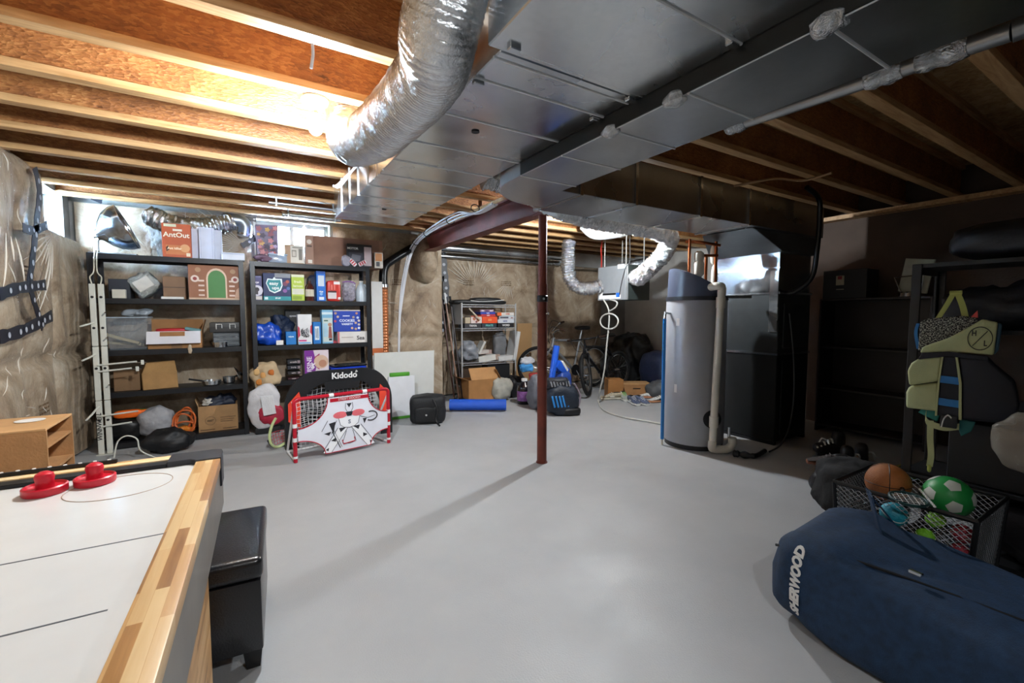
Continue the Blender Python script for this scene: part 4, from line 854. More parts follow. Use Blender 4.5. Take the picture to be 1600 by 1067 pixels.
def open_box(name, label, x, y, z, w, d, hh, col, flaps=((0, .5), (1, .6), (2, .4), (3, .8)), rz=0, fl=None, prints=(), cat='cardboard box', inner='#8a6238'):
    t = T(name, label, cat, (x, y, z), rz); m = mat(col, .8, var=.1); tk = .004
    mb = MB().box(-w/2, w/2, -d/2, d/2, 0, tk).box(-w/2, w/2, -d/2, -d/2+tk, tk, hh).box(-w/2, w/2, d/2-tk, d/2, tk, hh).box(-w/2, -w/2+tk, -d/2+tk, d/2-tk, tk, hh).box(w/2-tk, w/2, -d/2+tk, d/2-tk, tk, hh)
    mb.build('box_body', m, t, smooth=0)
    for (s, a) in flaps:     # a: opening angle from vertical outwards; s: 0 front 1 right 2 back 3 left
        ln = (fl or d*.45); ex = w/2 if s in (0, 2) else d/2
        M = Matrix.Rotation(s*PI/2, 4, 'Z') @ Matrix.Translation((0, -(d/2 if s in (0, 2) else w/2)+.002, hh)) @ Matrix.Rotation(a, 4, 'X')
        MB().box(-ex, ex, -.002, .002, 0, ln, M).build('flap', m, t, smooth=0)
    decorate(t, w, hh, -d/2, prints); return t
A, B = onY(231, 545, 5.56), onY(316, 545, 5.56)
ob = open_box('open_carton', 'open cardboard box with white hanging flap and toys on the middle left shelf', (A.x+B.x)/2, 5.70, Z3, B.x-A.x, .26, .17, '#9d7146', ((1, .25), (2, .1)), fl=.12, prints=[(.42, .62, 0, .55, '#7c5a38')])
MB().box(-.225, .21, -.004, .004, -.13, 0, Matrix.Translation((0, -.135, .172)) @ Matrix.Rotation(-.35, 4, 'X')).build('flap', mat('#d8d6dc', .7, var=.06), ob, smooth=0)
MB().box(-.12, .08, -.006, .0, -.05, -.004, Matrix.Translation((0, -.1365, .170)) @ Matrix.Rotation(-.35, 4, 'X')).build('torn_patch', KRAFT, ob, smooth=0)
tag(MB().sq((0, 0, .015), (.14, .08, .02), .5, .5).build('toy_disc', mat('#c92a35', .4), None, loc=((A.x+B.x)/2-.03, 5.72, Z3+.165)), 'bright red plastic disc sticking out of the open cardboard box', 'toy')
tag(MB().box(-.07, .07, -.05, .05, 0, .03, Matrix.Rotation(.2, 4, 'Y')).build('teal_case', mat('#6f9fa4', .5), None, bevel=.004, seg=1, loc=((A.x+B.x)/2+.14, 5.68, Z3+.17)), 'teal grey case on the right inside the open cardboard box', 'case')
sack('tissue_tag', 'crumpled tissue paper tag hanging from the open box flap', 'paper', (onY(297, 545, 5.52).x, 5.505, Z3-.055), (.018, .008, .045), '#b7a58e', .9, .01, 40, 2)
A, B = onY(325, 520, 5.58), onY(377, 520, 5.58)
t = T('grey_case', 'grey metal case with two white handles stacked on the chrome toolbox', 'case', ((A.x+B.x)/2, 5.70, Z3+.152))
MB().box(-.135, .135, -.10, .10, 0, .105).build('case_body', mat('#3a3a3a', .5, .2), t, bevel=.01, seg=2); MB().box(-.137, .137, -.102, .102, .048, .054).build('lid_seam', BLACK, t, smooth=0)
for x in (-.075, .045): MB().tube([(x, -.102, .035), (x, -.118, .04), (x, -.118, .085), (x, -.102, .09)], .004, 6).build('handle', WHITE, t); MB().tube([(x, -.118, .085), (x+.05, -.118, .085), (x+.05, -.118, .045)], .004, 6).build('handle', WHITE, t)
t = T('chrome_toolbox', 'clear ridged plastic organiser under the grey metal case', 'box', ((A.x+B.x)/2+.01, 5.72, Z3))
MB().box(-.12, .12, -.10, .08, 0, .15).build('case_body', mat('#565b60', .25, .3, var=.3, scale=25, bump=.5), t, bevel=.008, seg=1)
for k in range(3): MB().box(-.115, .115, -.106, -.10, .02+.045*k, .045+.045*k).build('drawer_front', mat('#7d8388', .2, .4), t, bevel=.003, seg=1)
t = T('round_tin', 'round shiny metal tin in front of the ridged organiser', 'tin', (onY(344, 540, 5.56).x, 5.57, Z3)); MB().lathe([(0, 0), (.065, 0), (.066, .004), (.066, .04), (0, .04)], n=28).build('tin_body', CHROME, t); MB().lathe([(0, .04), (.069, .036), (.069, .052), (0, .054)], n=28).build('lid', CHROME, t)
# --- left unit, fourth shelf
t = T('paper_bag', 'brown kraft paper bag folded at the top on the lower left shelf', 'bag', (onY(247, 590, 5.60).x, 5.67, Z2), .25)
MB().add([(-.14, -.10, 0), (.14, -.10, 0), (.14, .10, 0), (-.14, .10, 0), (-.145, -.09, .16), (.135, -.08, .17), (.13, .08, .17), (-.14, .08, .16), (-.10, -.03, .26), (.13, -.015, .27), (.13, .015, .27), (-.10, .03, .26)],
         [(3, 2, 1, 0)]+[(4*r+q, 4*r+(q+1) % 4, 4*r+4+(q+1) % 4, 4*r+4+q) for r in range(2) for q in range(4)]+[(8, 9, 10, 11)]).build('bag_body', mat('#9c7748', .8, var=.15, bump=.5, bscale=14), t, smooth=0, bevel=.004, seg=1)
carton('flat_carton', 'low brown carton left of the kraft bag on the lower left shelf', 'cardboard box', 172, 214, 580, Z2, '#7d6042', yf=5.60, dep=.2)
for i, (px, r, y, hh, lb, ang) in enumerate(((331, .085, 5.60, .05, 'larger frying pan with a black handle on the lower left shelf', 2.9), (358, .06, 5.68, .07, 'small steel pot right of the frying pan', .3))):
    t = T('frying_pan' if i == 0 else 'steel_pot', lb, 'pan', (onY(px, 596, y).x, y, Z2), 0)
    MB().lathe([(0, 0), (r*.8, 0), (r*.95, .01), (r, hh), (r*.97, hh), (r*.9, .012), (0, .006)], n=28).build('pan_body', CHROME, t)
    MB().tube([(r*.95*math.cos(ang), r*.95*math.sin(ang), hh-.005), ((r+.12)*math.cos(ang), (r+.12)*math.sin(ang), hh+.02)], .010, 8).build('handle', BLACK, t)
t = T('pan_lid', 'shiny pan lid propped above the pans on the lower left shelf', 'lid', (onY(372, 590, 5.66).x, 5.66, Z2)); Ml = Matrix.Translation((0, 0, .095)) @ Matrix.Rotation(1.2, 4, 'Y')
MB().lathe([(0, .02), (.04, .016), (.07, .006), (.085, -.004), (.085, 0), (.04, .012), (0, .014)], n=28, M=Ml).build('lid_disc', CHROME, t); MB().lathe([(0, .012), (.01, .014), (.012, .035), (0, .04)], n=14, M=Ml).build('knob', BLACK, t)
# --- left unit, bottom shelf
YB_ = 5.58
def toy_gun(name, label, c, col, rz, s=1):
    t = T(name, label, 'toy', c, rz); m = mat(col, .35)
    MB().sq((0, 0, .045*s), (.11*s, .03*s, .04*s), .6, .6).build('body', m, t); MB().cyl((.08*s, 0, .055*s), (.20*s, 0, .055*s), .02*s, n=12).build('barrel', m, t)
    MB().box(-.09*s, -.05*s, -.018*s, .018*s, -.0, .04*s, Matrix.Rotation(.2, 4, 'Y')).build('grip', m, t, bevel=.006*s, seg=2); return t
sack('white_fleece', 'crumpled grey white fleece blanket hanging over the bottom left shelf', 'blanket', (onY(243, 680, YB_).x, 5.64, Z1), (.155, .11, .15), '#9a9a9e', .8, .03, 9, 6, bump=.9)
sack('black_gear_bag', 'black bag slumped at the left of the bottom left shelf', 'bag', (onY(196, 690, 5.62).x, 5.66, Z1), (.15, .10, .11), '#101114', .7, .03, 9, 8, rough=.4)
toy_gun('toy_blaster', 'orange toy blaster lying on the black bag', (onY(199, 645, YB_).x, 5.62, Z1+.215), '#ef6a1a', .1, 1.0)
toy_gun('toy_blaster', 'green toy blaster behind the orange one on the bottom left shelf', (onY(214, 633, 5.66).x, 5.74, Z1+.20), '#3fae3a', -.1, .9)
t = T('cord_tote', 'orange extension cord coiled in a dark crate on the bottom left shelf', 'cord', (onY(288, 675, YB_).x, 5.66, Z1))
for k, (rx, rz_, yy, tl_) in enumerate(((.095, .12, -.07, .1), (.075, .10, -.05, -.15), (.06, .13, -.03, .25), (.085, .06, -.06, 0))):
    MB().tube([(rx*math.cos(a)+tl_*.1*math.sin(a), yy+.01*math.sin(3*a), rz_+.012+rz_*math.sin(a)) for a in [2*PI*i/28 for i in range(28)]], .009, 8, closed=True).build('cord_loop', mat('#c8622a', .45), t)
MB().sq((0, -.02, .04), (.08, .05, .035), .8, .8, .02, 20, 2).build('cord_bundle', mat('#d07a20', .5, bump=.5), t)
A, B = onY(310, 660, YB_), onY(372, 660, YB_)
open_box('printed_carton', 'open cardboard box with stamped print and clothes on the bottom left shelf', (A.x+B.x)/2, 5.71, Z1, B.x-A.x, .24, .27, '#a68158', ((3, .3),), fl=.08, prints=[('o', .30, .42, .18, '#8a6a48'), ('o', .30, .42, .15, '#a07c54'), ('t', .30, .42, .10, '#5d452c', 'BEST'), (.55, .95, .50, .53, '#7c5e3e'), (.55, .9, .42, .45, '#7c5e3e'), (.55, .86, .34, .37, '#7c5e3e'), (.04, .40, .06, .09, '#6b5036'), (.60, .96, .06, .09, '#6b5036')])
sack('folded_clothes', 'dark blue clothes heaped in the stamped cardboard box', 'clothes', ((A.x+B.x)/2+.02, 5.71, Z1+.215), (.14, .09, .075), '#1b2336', .8, .05, 12, 5)
sack('paper_wad', 'crumpled white paper at the left rim of the stamped box', 'paper', ((A.x+B.x)/2-.09, 5.66, Z1+.262), (.05, .035, .035), '#c9c4ba', .9, .03, 25, 7)
# --- top of the right unit
t = T('floral_bag', 'tall gift bag printed with flowers in front of the window', 'gift bag', (onY(418, 390, 5.60).x, 5.64, Z5), .05)
MB().add([(-.10, -.05, 0), (.10, -.05, 0), (.10, .05, 0), (-.10, .05, 0), (-.11, -.055, .40), (.105, -.055, .41), (.105, .055, .41), (-.11, .055, .40)], [(3, 2, 1, 0), (4, 5, 6, 7), (0, 1, 5, 4), (1, 2, 6, 5), (2, 3, 7, 6), (3, 0, 4, 7)]).build('bag_body', mat('#56406e', .4, var=.4, scale=12), t, smooth=0)
random.seed(9)
for k in range(34):
    x, z, r = random.uniform(-.085, .085), random.uniform(.03, .38), random.uniform(.012, .03); c = random.choice(['#c9808a', '#e6c9c0', '#8d4a5c', '#d25a50', '#3c2c4a', '#b9a2c8', '#caa05a'])
    q = [(x+r*(1+.25*math.cos(5*a))*math.cos(a), z+r*(1+.25*math.cos(5*a))*math.sin(a)) for a in [2*PI*i/20 for i in range(20)]]
    MB().prism(q, lambda a, b, d: Vector((a, d, b)), -.058-.0006*(k % 9)-.001, -.0535).build('printed_flower', mat(c, .5, var=.15), t, smooth=0)
sack('plastic_wrapped_bundle', 'small bundle wrapped in clear plastic left of the glass jar on the shelf top', 'bundle', (onY(411, 405, 5.57).x, 5.57, Z5), (.09, .05, .04), '#6f5468', .8, .03, 15, 2)
t = T('clear_box', 'low clear plastic container in front of the window on the shelf top', 'container', (onY(434, 405, 5.57).x, 5.58, Z5)); MB().box(-.09, .09, -.05, .05, 0, .08).build('tub', m_clear('#bcd4f0', .5, .15), t, bevel=.006); MB().box(-.095, .095, -.055, .055, .08, .095).build('lid', m_clear('#bcd4f0', .7, .2), t, bevel=.004)
carton('label_box', 'beige carton with a large white shipping label on the right shelf top', 'box', 448, 478, 383, Z5, '#b39274', [(.30, .98, .04, .96, '#dcd6cc'), (.36, .60, .35, .72, '#8a8276'), (.40, .56, .40, .66, '#d0c8bc'), (.72, .90, .2, .8, '#777067'), (.40, .9, .84, .90, '#8a8276')], dep=.12)
carton('slim_box', 'slim pinkish carton with flaps open left of the large cardboard box', 'box', 480, 493, 368, Z5, '#9d7a68', [('o', .5, .78, .08, '#d9cfc4'), (.2, .8, .60, .66, '#5b463a'), (.3, .8, .04, .16, '#d9d2c8')], dep=.09)
A, B = onY(490, 400, 5.60), onY(598, 400, 5.60)
lb = open_box('large_carton', 'large open cardboard box overhanging the right shelf top under the duct', (A.x+B.x)/2, 5.76, Z5, B.x-A.x, .30, .34, '#8d6a5a', ((3, .7),), fl=.14, prints=[(.42, .95, .62, .99, '#7c5c4d')])
carton('tool_box_print', 'black printed tool box in front of the large cardboard box', 'box', 545, 583, 382, Z5, '#23242c', [(0, 1, .88, 1, '#0f1014'), ('t', .22, .80, .13, '#e2e2e6', 'MOTOR'), (.06, .62, .12, .62, '#3b3d48'), ('p', [(.1, .2), (.5, .25), (.55, .5), (.2, .55)], '#6a6c78'), (.68, .98, .06, .9, '#b9a9ae')], yf=5.54, dep=.055)
sack('grey_pouch', 'small grey cloth pouch in front of the black printed box', 'pouch', (onY(541, 405, 5.535).x, 5.545, Z5), (.05, .03, .06), '#8d8a98', .8, .02, 20, 3)
for i, (px, a, lb_) in enumerate(((551, .8, 'red and white candy packet leaning left in the pile'), (566, -.5, 'red and white candy packet lying right in the pile'))):
    t = T('candy_packet', lb_, 'packet', (onY(px, 405, 5.53).x, 5.528, Z5), 0, 'candy packets on the shelf top'); Mp = Matrix.Translation((0, 0, .045)) @ Matrix.Rotation(a, 4, 'Y')
    MB().sq((0, 0, 0), (.05, .008, .025), .4, .4, M=Mp).build('wrapper', mat('#d9cfd2', .4), t)
    for k in range(3): MB().box(-.035+.027*k, -.02+.027*k, -.0095, -.0065, -.02, .02, Mp).build('red_stripe', mat('#b8323c', .4), t, smooth=0)
carton('small_photo_box', 'small box with an orange picture at the right end of the shelf top', 'box', 587, 600, 395, Z5, '#cfc9c0', [(.1, .9, .45, .95, '#c98a5a'), (.2, .6, .1, .4, '#5a5a60')], yf=5.56, dep=.05)
# --- right unit, upper shelf
carton('photo_box', 'narrow purple box with a figure photo on the upper right shelf', 'box', 395, 411, 431, Z4, '#55527f', [('o', .5, .40, .22, '#d6d2e0'), ('o', .5, .44, .09, '#2a2430'), (.38, .62, .24, .40, '#3a3038'), (0, 1, .02, .17, '#cfc9c6'), ('t', .5, .72, .09, '#e6e2f2', 'POP'), (.1, .9, .94, 1, '#6d6a98')], dep=.2)
carton('diaper_box', 'wide teal and navy easy ups diaper box on the upper right shelf', 'box', 413, 456, 427, Z4, '#27345f', [('p', [(.10, .62), (.16, .80), (.34, .78), (.40, .86), (.46, .80), (.68, .80), (.70, .55), (.62, .36), (.40, .26), (.22, .34)], '#e4f2f4'), ('p', [(.13, .62), (.19, .76), (.36, .74), (.62, .76), (.66, .56), (.58, .40), (.40, .31), (.24, .38)], '#1d8c94'), ('t', .38, .62, .17, '#f2fafa', 'easy'), ('t', .44, .46, .17, '#f2fafa', 'ups'), (0, 1, 0, .15, '#1f97a0'), (.04, .16, .03, .12, '#d8eef0'), ('t', .52, .08, .07, '#e8f6f6', '2T-3T'), (.42, 1, .84, 1, '#8a8f98'), ('o', .80, .62, .08, '#7a3a5a'), ('o', .88, .70, .06, '#b85a4a'), ('o', .78, .36, .07, '#8a5aa0'), ('o', .90, .45, .06, '#4a6aa8')], dep=.24)
carton('lime_box', 'lime green paper towel box on the upper right shelf', 'box', 457, 477, 429, Z4, '#b9cf4c', [(0, 1, .90, 1, '#dfe3c4'), ('t', .5, .72, .13, '#e9f0c0', 'fresh'), ('t', .5, .56, .13, '#e9f0c0', 'lemon'), (.04, .96, .24, .46, '#dcdccb'), (.06, .8, .05, .18, '#8fa82c')], dep=.16)
t = T('brown_bottle', 'brown bottle with a cream label between the lime and blue boxes', 'bottle', (onY(484, 465, 5.57).x, 5.58, Z4)); MB().lathe([(0, 0), (.045, 0), (.047, .01), (.047, .16), (.03, .19), (.018, .20), (.018, .23), (0, .23)], n=24).build('glass', mat('#4a1f14', .15, coat=.3), t); MB().lathe([(.0475, .05), (.0478, .05), (.0478, .13), (.0475, .13)], n=24).build('label', mat('#d2c6b0', .6), t); MB().lathe([(0, .228), (.02, .228), (.02, .255), (0, .255)], n=16).build('cap', BLACK, t)
sack('snack_bag', 'navy and tan snack bag behind the brown bottle', 'bag', (onY(491, 465, 5.66).x, 5.70, Z4), (.075, .05, .15), '#2a3350', .7, .02, 12, 3)
carton('blue_box', 'tall bright blue box standing out on the upper right shelf', 'box', 496, 510, 424, Z4, '#1f6fd0', [(.18, .86, .50, .86, '#cdd9e6'), (.25, .8, .04, .14, '#e2e8f0'), ('t', .5, .32, .08, '#e8f0fa', 'rice'), (0, 1, .92, 1, '#164a9a'), ('o', .5, .24, .05, '#8ab8ea')], dep=.14)
t = T('red_pouch', 'red coffee pouch with white print on the upper right shelf', 'pouch', (onY(522, 465, YF).x, 5.60, Z4)); MB().sq((0, 0, .12), (.078, .045, .12), .35, .4, .006, 14, 3, 32, 18, flat=-.12).build('pouch', mat('#c9382e', .35, var=.1), t, smooth=60); decorate(t, .15, .24, -.0455, [(.05, .68, .12, .42, '#d9d2d2'), (.05, .68, .42, .50, '#3a1a1e'), (.50, .95, .82, .96, '#e9e2de'), (.30, .40, .55, .80, '#e87a6a'), (.50, .60, .55, .80, '#e87a6a'), (.78, .98, .08, .20, '#d9d2d2')])
t = T('zip_bag', 'clear zip bag of dark and white pieces on the upper right shelf', 'bag', (onY(546, 465, YF).x, 5.60, Z4)); MB().sq((0, 0, .12), (.075, .045, .12), .5, .6, .02, 16, 9, 32, 18, flat=-.12).build('contents', mat('#6b6472', .35, var=.75, scale=40, bump=.6), t, smooth=60); MB().tube(cr([(-.075, -.03, .225), (-.03, -.045, .235), (.03, -.045, .232), (.078, -.03, .215)], 4), .006, 8).build('zip_strip', mat('#8d5a9a', .4), t); MB().sq((0, 0, .125), (.083, .05, .125), .5, .6).build('film', m_clear('#e8e4f0', .18, .12), t)
t = T('milk_jug', 'translucent white plastic gallon jug at the right end of the upper shelf', 'jug', (onY(566, 465, YF).x, 5.60, Z4)); MB().lathe([(0, 0), (.062, 0), (.066, .01), (.066, .13), (.05, .18), (.026, .215), (.022, .235), (0, .235)], n=28, sx=.95, sy=.8).build('jug_body', mat('#c6d2dc', .3, var=.05), t, smooth=50); MB().lathe([(0, .233), (.024, .233), (.024, .25), (0, .25)], n=18).build('cap', WHITE, t); MB().tube(cr([(.03, -.02, .21), (.055, -.03, .18), (.06, -.04, .13), (.05, -.045, .09)], 4), .010, 8).build('handle', mat('#c6d2dc', .3, var=.05), t)
# --- right unit, middle shelf
sack('blue_tarp_bag', 'crumpled bright blue carry bag drooping over the middle right shelf', 'bag', (onY(416, 530, 5.58).x, 5.63, Z3), (.135, .10, .125), '#1549b8', .8, .05, 8, 4, rough=.3)
tag(MB().box(-.035, .035, -.002, .002, 0, .05).build('white_care_tag', WHITE, None, loc=(onY(437, 530, 5.51).x, 5.505, Z3+.005)), 'white care tag sticking out from the blue carry bag', 'tag')
sack('dark_gloves', 'navy padded gloves bunched behind the blue carry bag', 'gloves', (onY(440, 510, 5.70).x, 5.75, Z3), (.12, .09, .17), '#1c2c48', .8, .06, 14, 3, bump=.8)
carton('black_pack', 'black box with tiny white print at the back of the middle right shelf', 'box', 446, 470, 484, Z3, '#17181c', [('t', .5, .82, .08, '#a8a8b0', 'speed'), (.1, .9, .4, .62, '#5a5248')], yf=5.76, dep=.1)
carton('small_blue_box', 'low bright blue box left of the white snack carton', 'box', 446, 462, 518, Z3, '#1c78c4', [('t', .5, .62, .16, '#d8ecf8', 'wipes')], dep=.12, yf=5.54)
t = carton('snack_carton', 'white and red snack carton with scribbled drawing on the middle right shelf', 'carton', 465, 487, 491, Z3, '#e4e4e6', [('p', [(0, .2), (.16, .3), (.12, .55), (0, .62)], '#c43250'), ('p', [(1, .3), (.86, .4), (.9, .6), (1, .66)], '#c43250'), (.05, .6, .10, .15, '#d03a8a'), (.02, .9, .03, .07, '#5aa8d8')], dep=.12, yf=5.535)
for k in range(7):
    random.seed(k+3); q = [(random.uniform(-.04, .045), -.0625, random.uniform(.07, .19)) for _ in range(5)]; MB().tube(cr(q, 5), .0022, 5).build('doodle', INKB, t)
carton('sticker_blue_box', 'mid blue box with an upright white sticker on the middle right shelf', 'box', 489, 501, 503, Z3, '#1f78c8', [(.2, .78, .18, .8, '#dce8f2'), (.32, .42, .28, .7, '#54708a'), (.54, .64, .25, .72, '#54708a')], dep=.12, yf=5.55)
carton('doll_box', 'pale blue tall box with a doll picture on the middle right shelf', 'box', 503, 520, 484, Z3, '#7db4d4', [(0, 1, .86, .93, '#cfe0e8'), (.08, .95, .05, .76, '#c9d6d4'), ('o', .72, .56, .055, '#b98a70'), ('p', [(.62, .50), (.84, .50), (.92, .16), (.56, .16)], '#9a5448'), (.6, .9, .09, .15, '#24262c'), (.18, .55, .66, .70, '#5d7a6a'), (.14, .5, .2, .6, '#a8cde0')], dep=.14, yf=5.545)
carton('game_box_white', 'white board game box lying under the blue cookie box', 'box', 527, 575, 518, Z3, '#dcd8d4', [(0, .06, 0, 1, '#c46a70'), ('t', .74, .42, .5, '#2a2a30', 'Sea'), (.12, .5, .45, .55, '#b8b0ac')], dep=.24, yf=5.54)
_z = onY(550, 518, 5.54).z+.001
carton('cookie_box', 'royal blue box dotted with cookie pictures on the middle right shelf', 'box', 521, 563, 484, _z, '#1c3fa8', [('t', .5, .50, .16, '#dfe6fa', 'COOKIES'), ('t', .5, .34, .13, '#dfe6fa', 'VARIETY'), (.34, .60, .70, .74, '#dfe6fa'), (0, 1, .94, 1, '#b9b2b0')]+[('o', x, z, .055, c) for x, z, c in ((.08, .84, '#b08a70'), (.16, .68, '#c9b09a'), (.06, .48, '#c0485a'), (.86, .84, '#c98a70'), (.74, .66, '#b09a88'), (.90, .64, '#d0dcec'), (.82, .40, '#c9a890'), (.94, .32, '#d0c0b0'), (.68, .16, '#c9a890'), (.82, .12, '#b89a88'), (.94, .16, '#d8d8e0'), (.94, .50, '#d9c8b8'))], dep=.2, yf=5.55)
tag(MB().box(-.03, .03, -.10, .10, 0, .028).build('red_book', mat('#b5424e', .5), None, loc=(onY(524, 525, 5.58).x-.015, 5.66, Z3), bevel=.002, seg=1), 'small red box wedged at the left end of the white game box', 'box')
# --- right unit, lower shelf and bottom
carton('cuisine_box', 'purple cooking game box with white slanted lettering on the lower right shelf', 'box', 474, 512, 547, Z2, '#e2d5dc', [('p', [(0, 0), (.36, 0), (.50, .5), (.36, 1), (0, 1)], '#7f2a98'), ('t', .20, .38, .22, '#f2eaf6', 'CUISINE', PI/2), ('p', [(.40, .75), (.62, .88), (.60, .30), (.48, .38)], '#b03a6a'), ('o', .68, .58, .24, '#d8b8a0'), ('o', .74, .52, .13, '#c08a70'), (.40, .98, .0, .09, '#8a3aa8'), ('p', [(.30, .30), (.42, .40), (.36, .45), (.46, .56), (.34, .52), (.28, .60)], '#f0e8f4')], dep=.2)
for k in range(4): carton('dark_game_box', ['dark game case at the bottom of the small stack', 'dark game case second from the bottom of the small stack', 'dark game case third from the bottom of the small stack', 'dark game case on top of the small stack'][k]+' left of the purple box', 'case', 447, 468, [590, 580, 571, 562][k], Z2+.001+k*.0585, ['#3a1a20', '#1d1a1e', '#20222c', '#1a1b22'][k], [('t', .45, .5, .5, '#b8aeb0', ['CASINO', 'turbo', 'levels', 'arcade'][k]), (.75, .95, .2, .8, '#8a7a80')], dep=.16, group='dark game cases on the lower right shelf')
t, w, hh = tote('blue_lid_bin', 'clear storage bin with a royal blue lid on the lower right shelf', 517, 570, 577, Z2, 5.55, .24, '#a9c4ec', .7, '#1a3fc0')
t = T('black_tray', 'black serving tray tilted on top of the blue lidded bin', 'tray', (t.location.x+.01, 5.65, Z2+hh+.034), .1)
Mt = Matrix.Rotation(-.05, 4, 'X'); MB().box(-.19, .19, -.12, .12, 0, .014, Mt).build('tray_base', BLACKM, t, bevel=.006, seg=2); MB().box(-.14, .14, -.08, .08, .0145, .03, Mt).build('tray_insert', BLACK, t, bevel=.008, seg=2); MB().tube([Mt @ Vector(p) for p in ((-.19, -.12, .016), (.19, -.12, .016), (.19, .12, .016), (-.19, .12, .016))], .005, 6, closed=True).build('tray_rim', CHROME, t, smooth=0)
t = T('beige_print_bag', 'beige tote bag with orange fox prints spilling from the lower right shelf', 'bag', (onY(417, 620, 5.50).x, 5.58, .50)); MB().sq((0, 0, .10), (.135, .10, .17), .8, .8, .06, 8, 11, 36, 22).build('fabric', mat('#c0a886', .8, var=.2, bump=.5, bscale=25), t, smooth=70)
for (x, z, c) in ((-.07, .06, '#c47a30'), (.05, .16, '#c06a28'), (-.03, .13, '#d8a060'), (.02, .02, '#b86830'), (-.09, .17, '#d0a870')): MB().sq((x, -.090-.012*(1-abs(x)*8), z), (.028, .012, .032), .8, .8, .012, 30, x*50, 14, 10).build('fox_print', mat(c, .8), t, smooth=60)
t = T('white_red_bag', 'white plastic bag with a red panel hanging in front of the bottom right shelf', 'bag', (onY(415, 660, 5.44).x, 5.44, .06)); MB().sq((0, 0, .24), (.15, .055, .24), .7, .7, .03, 8, 13, 36, 24, flat=-.235).build('plastic', mat('#cfcdd0', .45, var=.1, bump=.6, bscale=18), t, smooth=70); MB().sq((.05, -.03, .15), (.12, .045, .10), .6, .6, .03, 10, 4, 28, 16).build('red_panel', mat('#a8203a', .5, bump=.4, bscale=20), t, smooth=70); MB().box(-.04, .08, -.006, .006, 0, .21, Matrix.Translation((.02, -.092, .16)) @ Matrix.Rotation(-.12, 4, 'Y')).build('paper_sheet', mat('#d6d6d8', .6, bump=.3), t, bevel=.002, seg=1)
MB().box(-.10, .14, -.02, .05, -.055, .015).build('shoe_base', BLACK, t, bevel=.01, seg=2)
sack('black_duffel', 'black duffel bag on the bottom right shelf behind the pop-up goal', 'bag', (.80, 5.70, Z1), (.38, .14, .17), '#15161a', .6, .03, 7, 17)
# --- things right of the shelves
def slab(name, label, cat, px0, px1, pyt, yf, th, col, z0=.0, lean=0, prints=()):
    a, b = onY(px0, 600, yf), onY(px1, 600, yf); hh = onY((px0+px1)/2, pyt, yf).z-z0; w = b.x-a.x
    t = T(name, label, cat, ((a.x+b.x)/2, yf+th/2, z0)); M = Matrix.Rotation(-lean, 4, 'X')
    MB().box(-w/2, w/2, -th/2, th/2, 0, hh, M).build('board', mat(col, .5, var=.04), t, bevel=.002, seg=1); return t, w, hh, M
t, w, hh, M = slab('tall_white_board', 'tall narrow white board with an orange strip leaning beside the shelf', 'board', 583, 600, 440, 5.72, .02, '#c9c7c4'); MB().box(-w/2, w/2, -.0125, -.0095, .77, .86).build('orange_strip', mat('#c0683a', .5), t, smooth=0)
slab('large_white_panel', 'large square white panel leaning against the wall right of the shelf', 'panel', 584, 677, 549, 5.62, .02, '#d2d3cf', lean=-.06)
t, w, hh, M = slab('play_easel', 'white folding table top with green edges standing before the large white panel', 'play table', 607, 648, 588, 5.34, .035, '#dfe1e6', .035); GRN = mat('#4f9a2f', .4); MB().box(-w/2+.02, w/2-.06, -.02, .02, hh, hh+.05).build('green_edge', GRN, t, bevel=.012, seg=2); MB().box(-w/2+.01, w/2-.05, -.02, .02, -.034, .0).build('green_edge', GRN, t, bevel=.008, seg=2)
t = T('black_backpack', 'boxy black backpack on the floor before the white panel', 'backpack', (1.88, 5.02, 0), -.35); MB().sq((0, 0, .165), (.21, .14, .165), .35, .35, .012, 9, 2, 36, 22, flat=-.162).build('body', mat('#141519', .6, bump=.4, bscale=90), t, smooth=60); MB().sq((-.02, -.125, .12), (.14, .035, .09), .4, .4).build('front_pocket', mat('#101114', .6, bump=.4, bscale=90), t, smooth=60); MB().tube(cr([(.06, -.14, .30), (.10, -.18, .2), (.09, -.2, .06), (.13, -.26, .012)], 5), .012, 6).build('strap', BLACK, t); MB().lathe([(0, 0), (.012, 0), (.012, .004), (0, .004)], n=12, M=Matrix.Translation((-.02, -.161, .12)) @ Matrix.Rotation(PI/2, 4, 'X')).build('badge', CHROME, t)
a, b = onZ(703, 642), onZ(791, 642); dr = (b-a).normalized(); L_ = (b-a).length
t = T('yoga_mat', 'rolled bright blue foam mat lying on the floor', 'mat', (a+b)/2, math.atan2(dr.y, dr.x)); sp_ = []
for k in range(90): aa = k*.25; r = .02+.058*k/89; sp_.append((0, r*math.cos(aa), .080+r*math.sin(aa)))
v = []; f = []
for p in sp_: v += [(-L_/2, p[1], p[2]), (L_/2, p[1], p[2])]
for k in range(len(sp_)-1): f.append((2*k, 2*k+1, 2*k+3, 2*k+2))
MB().add(v, f).build('rolled_sheet', mat('#1e56c4', .5, bump=.2, bscale=150), t, smooth=60, thick=.0052)
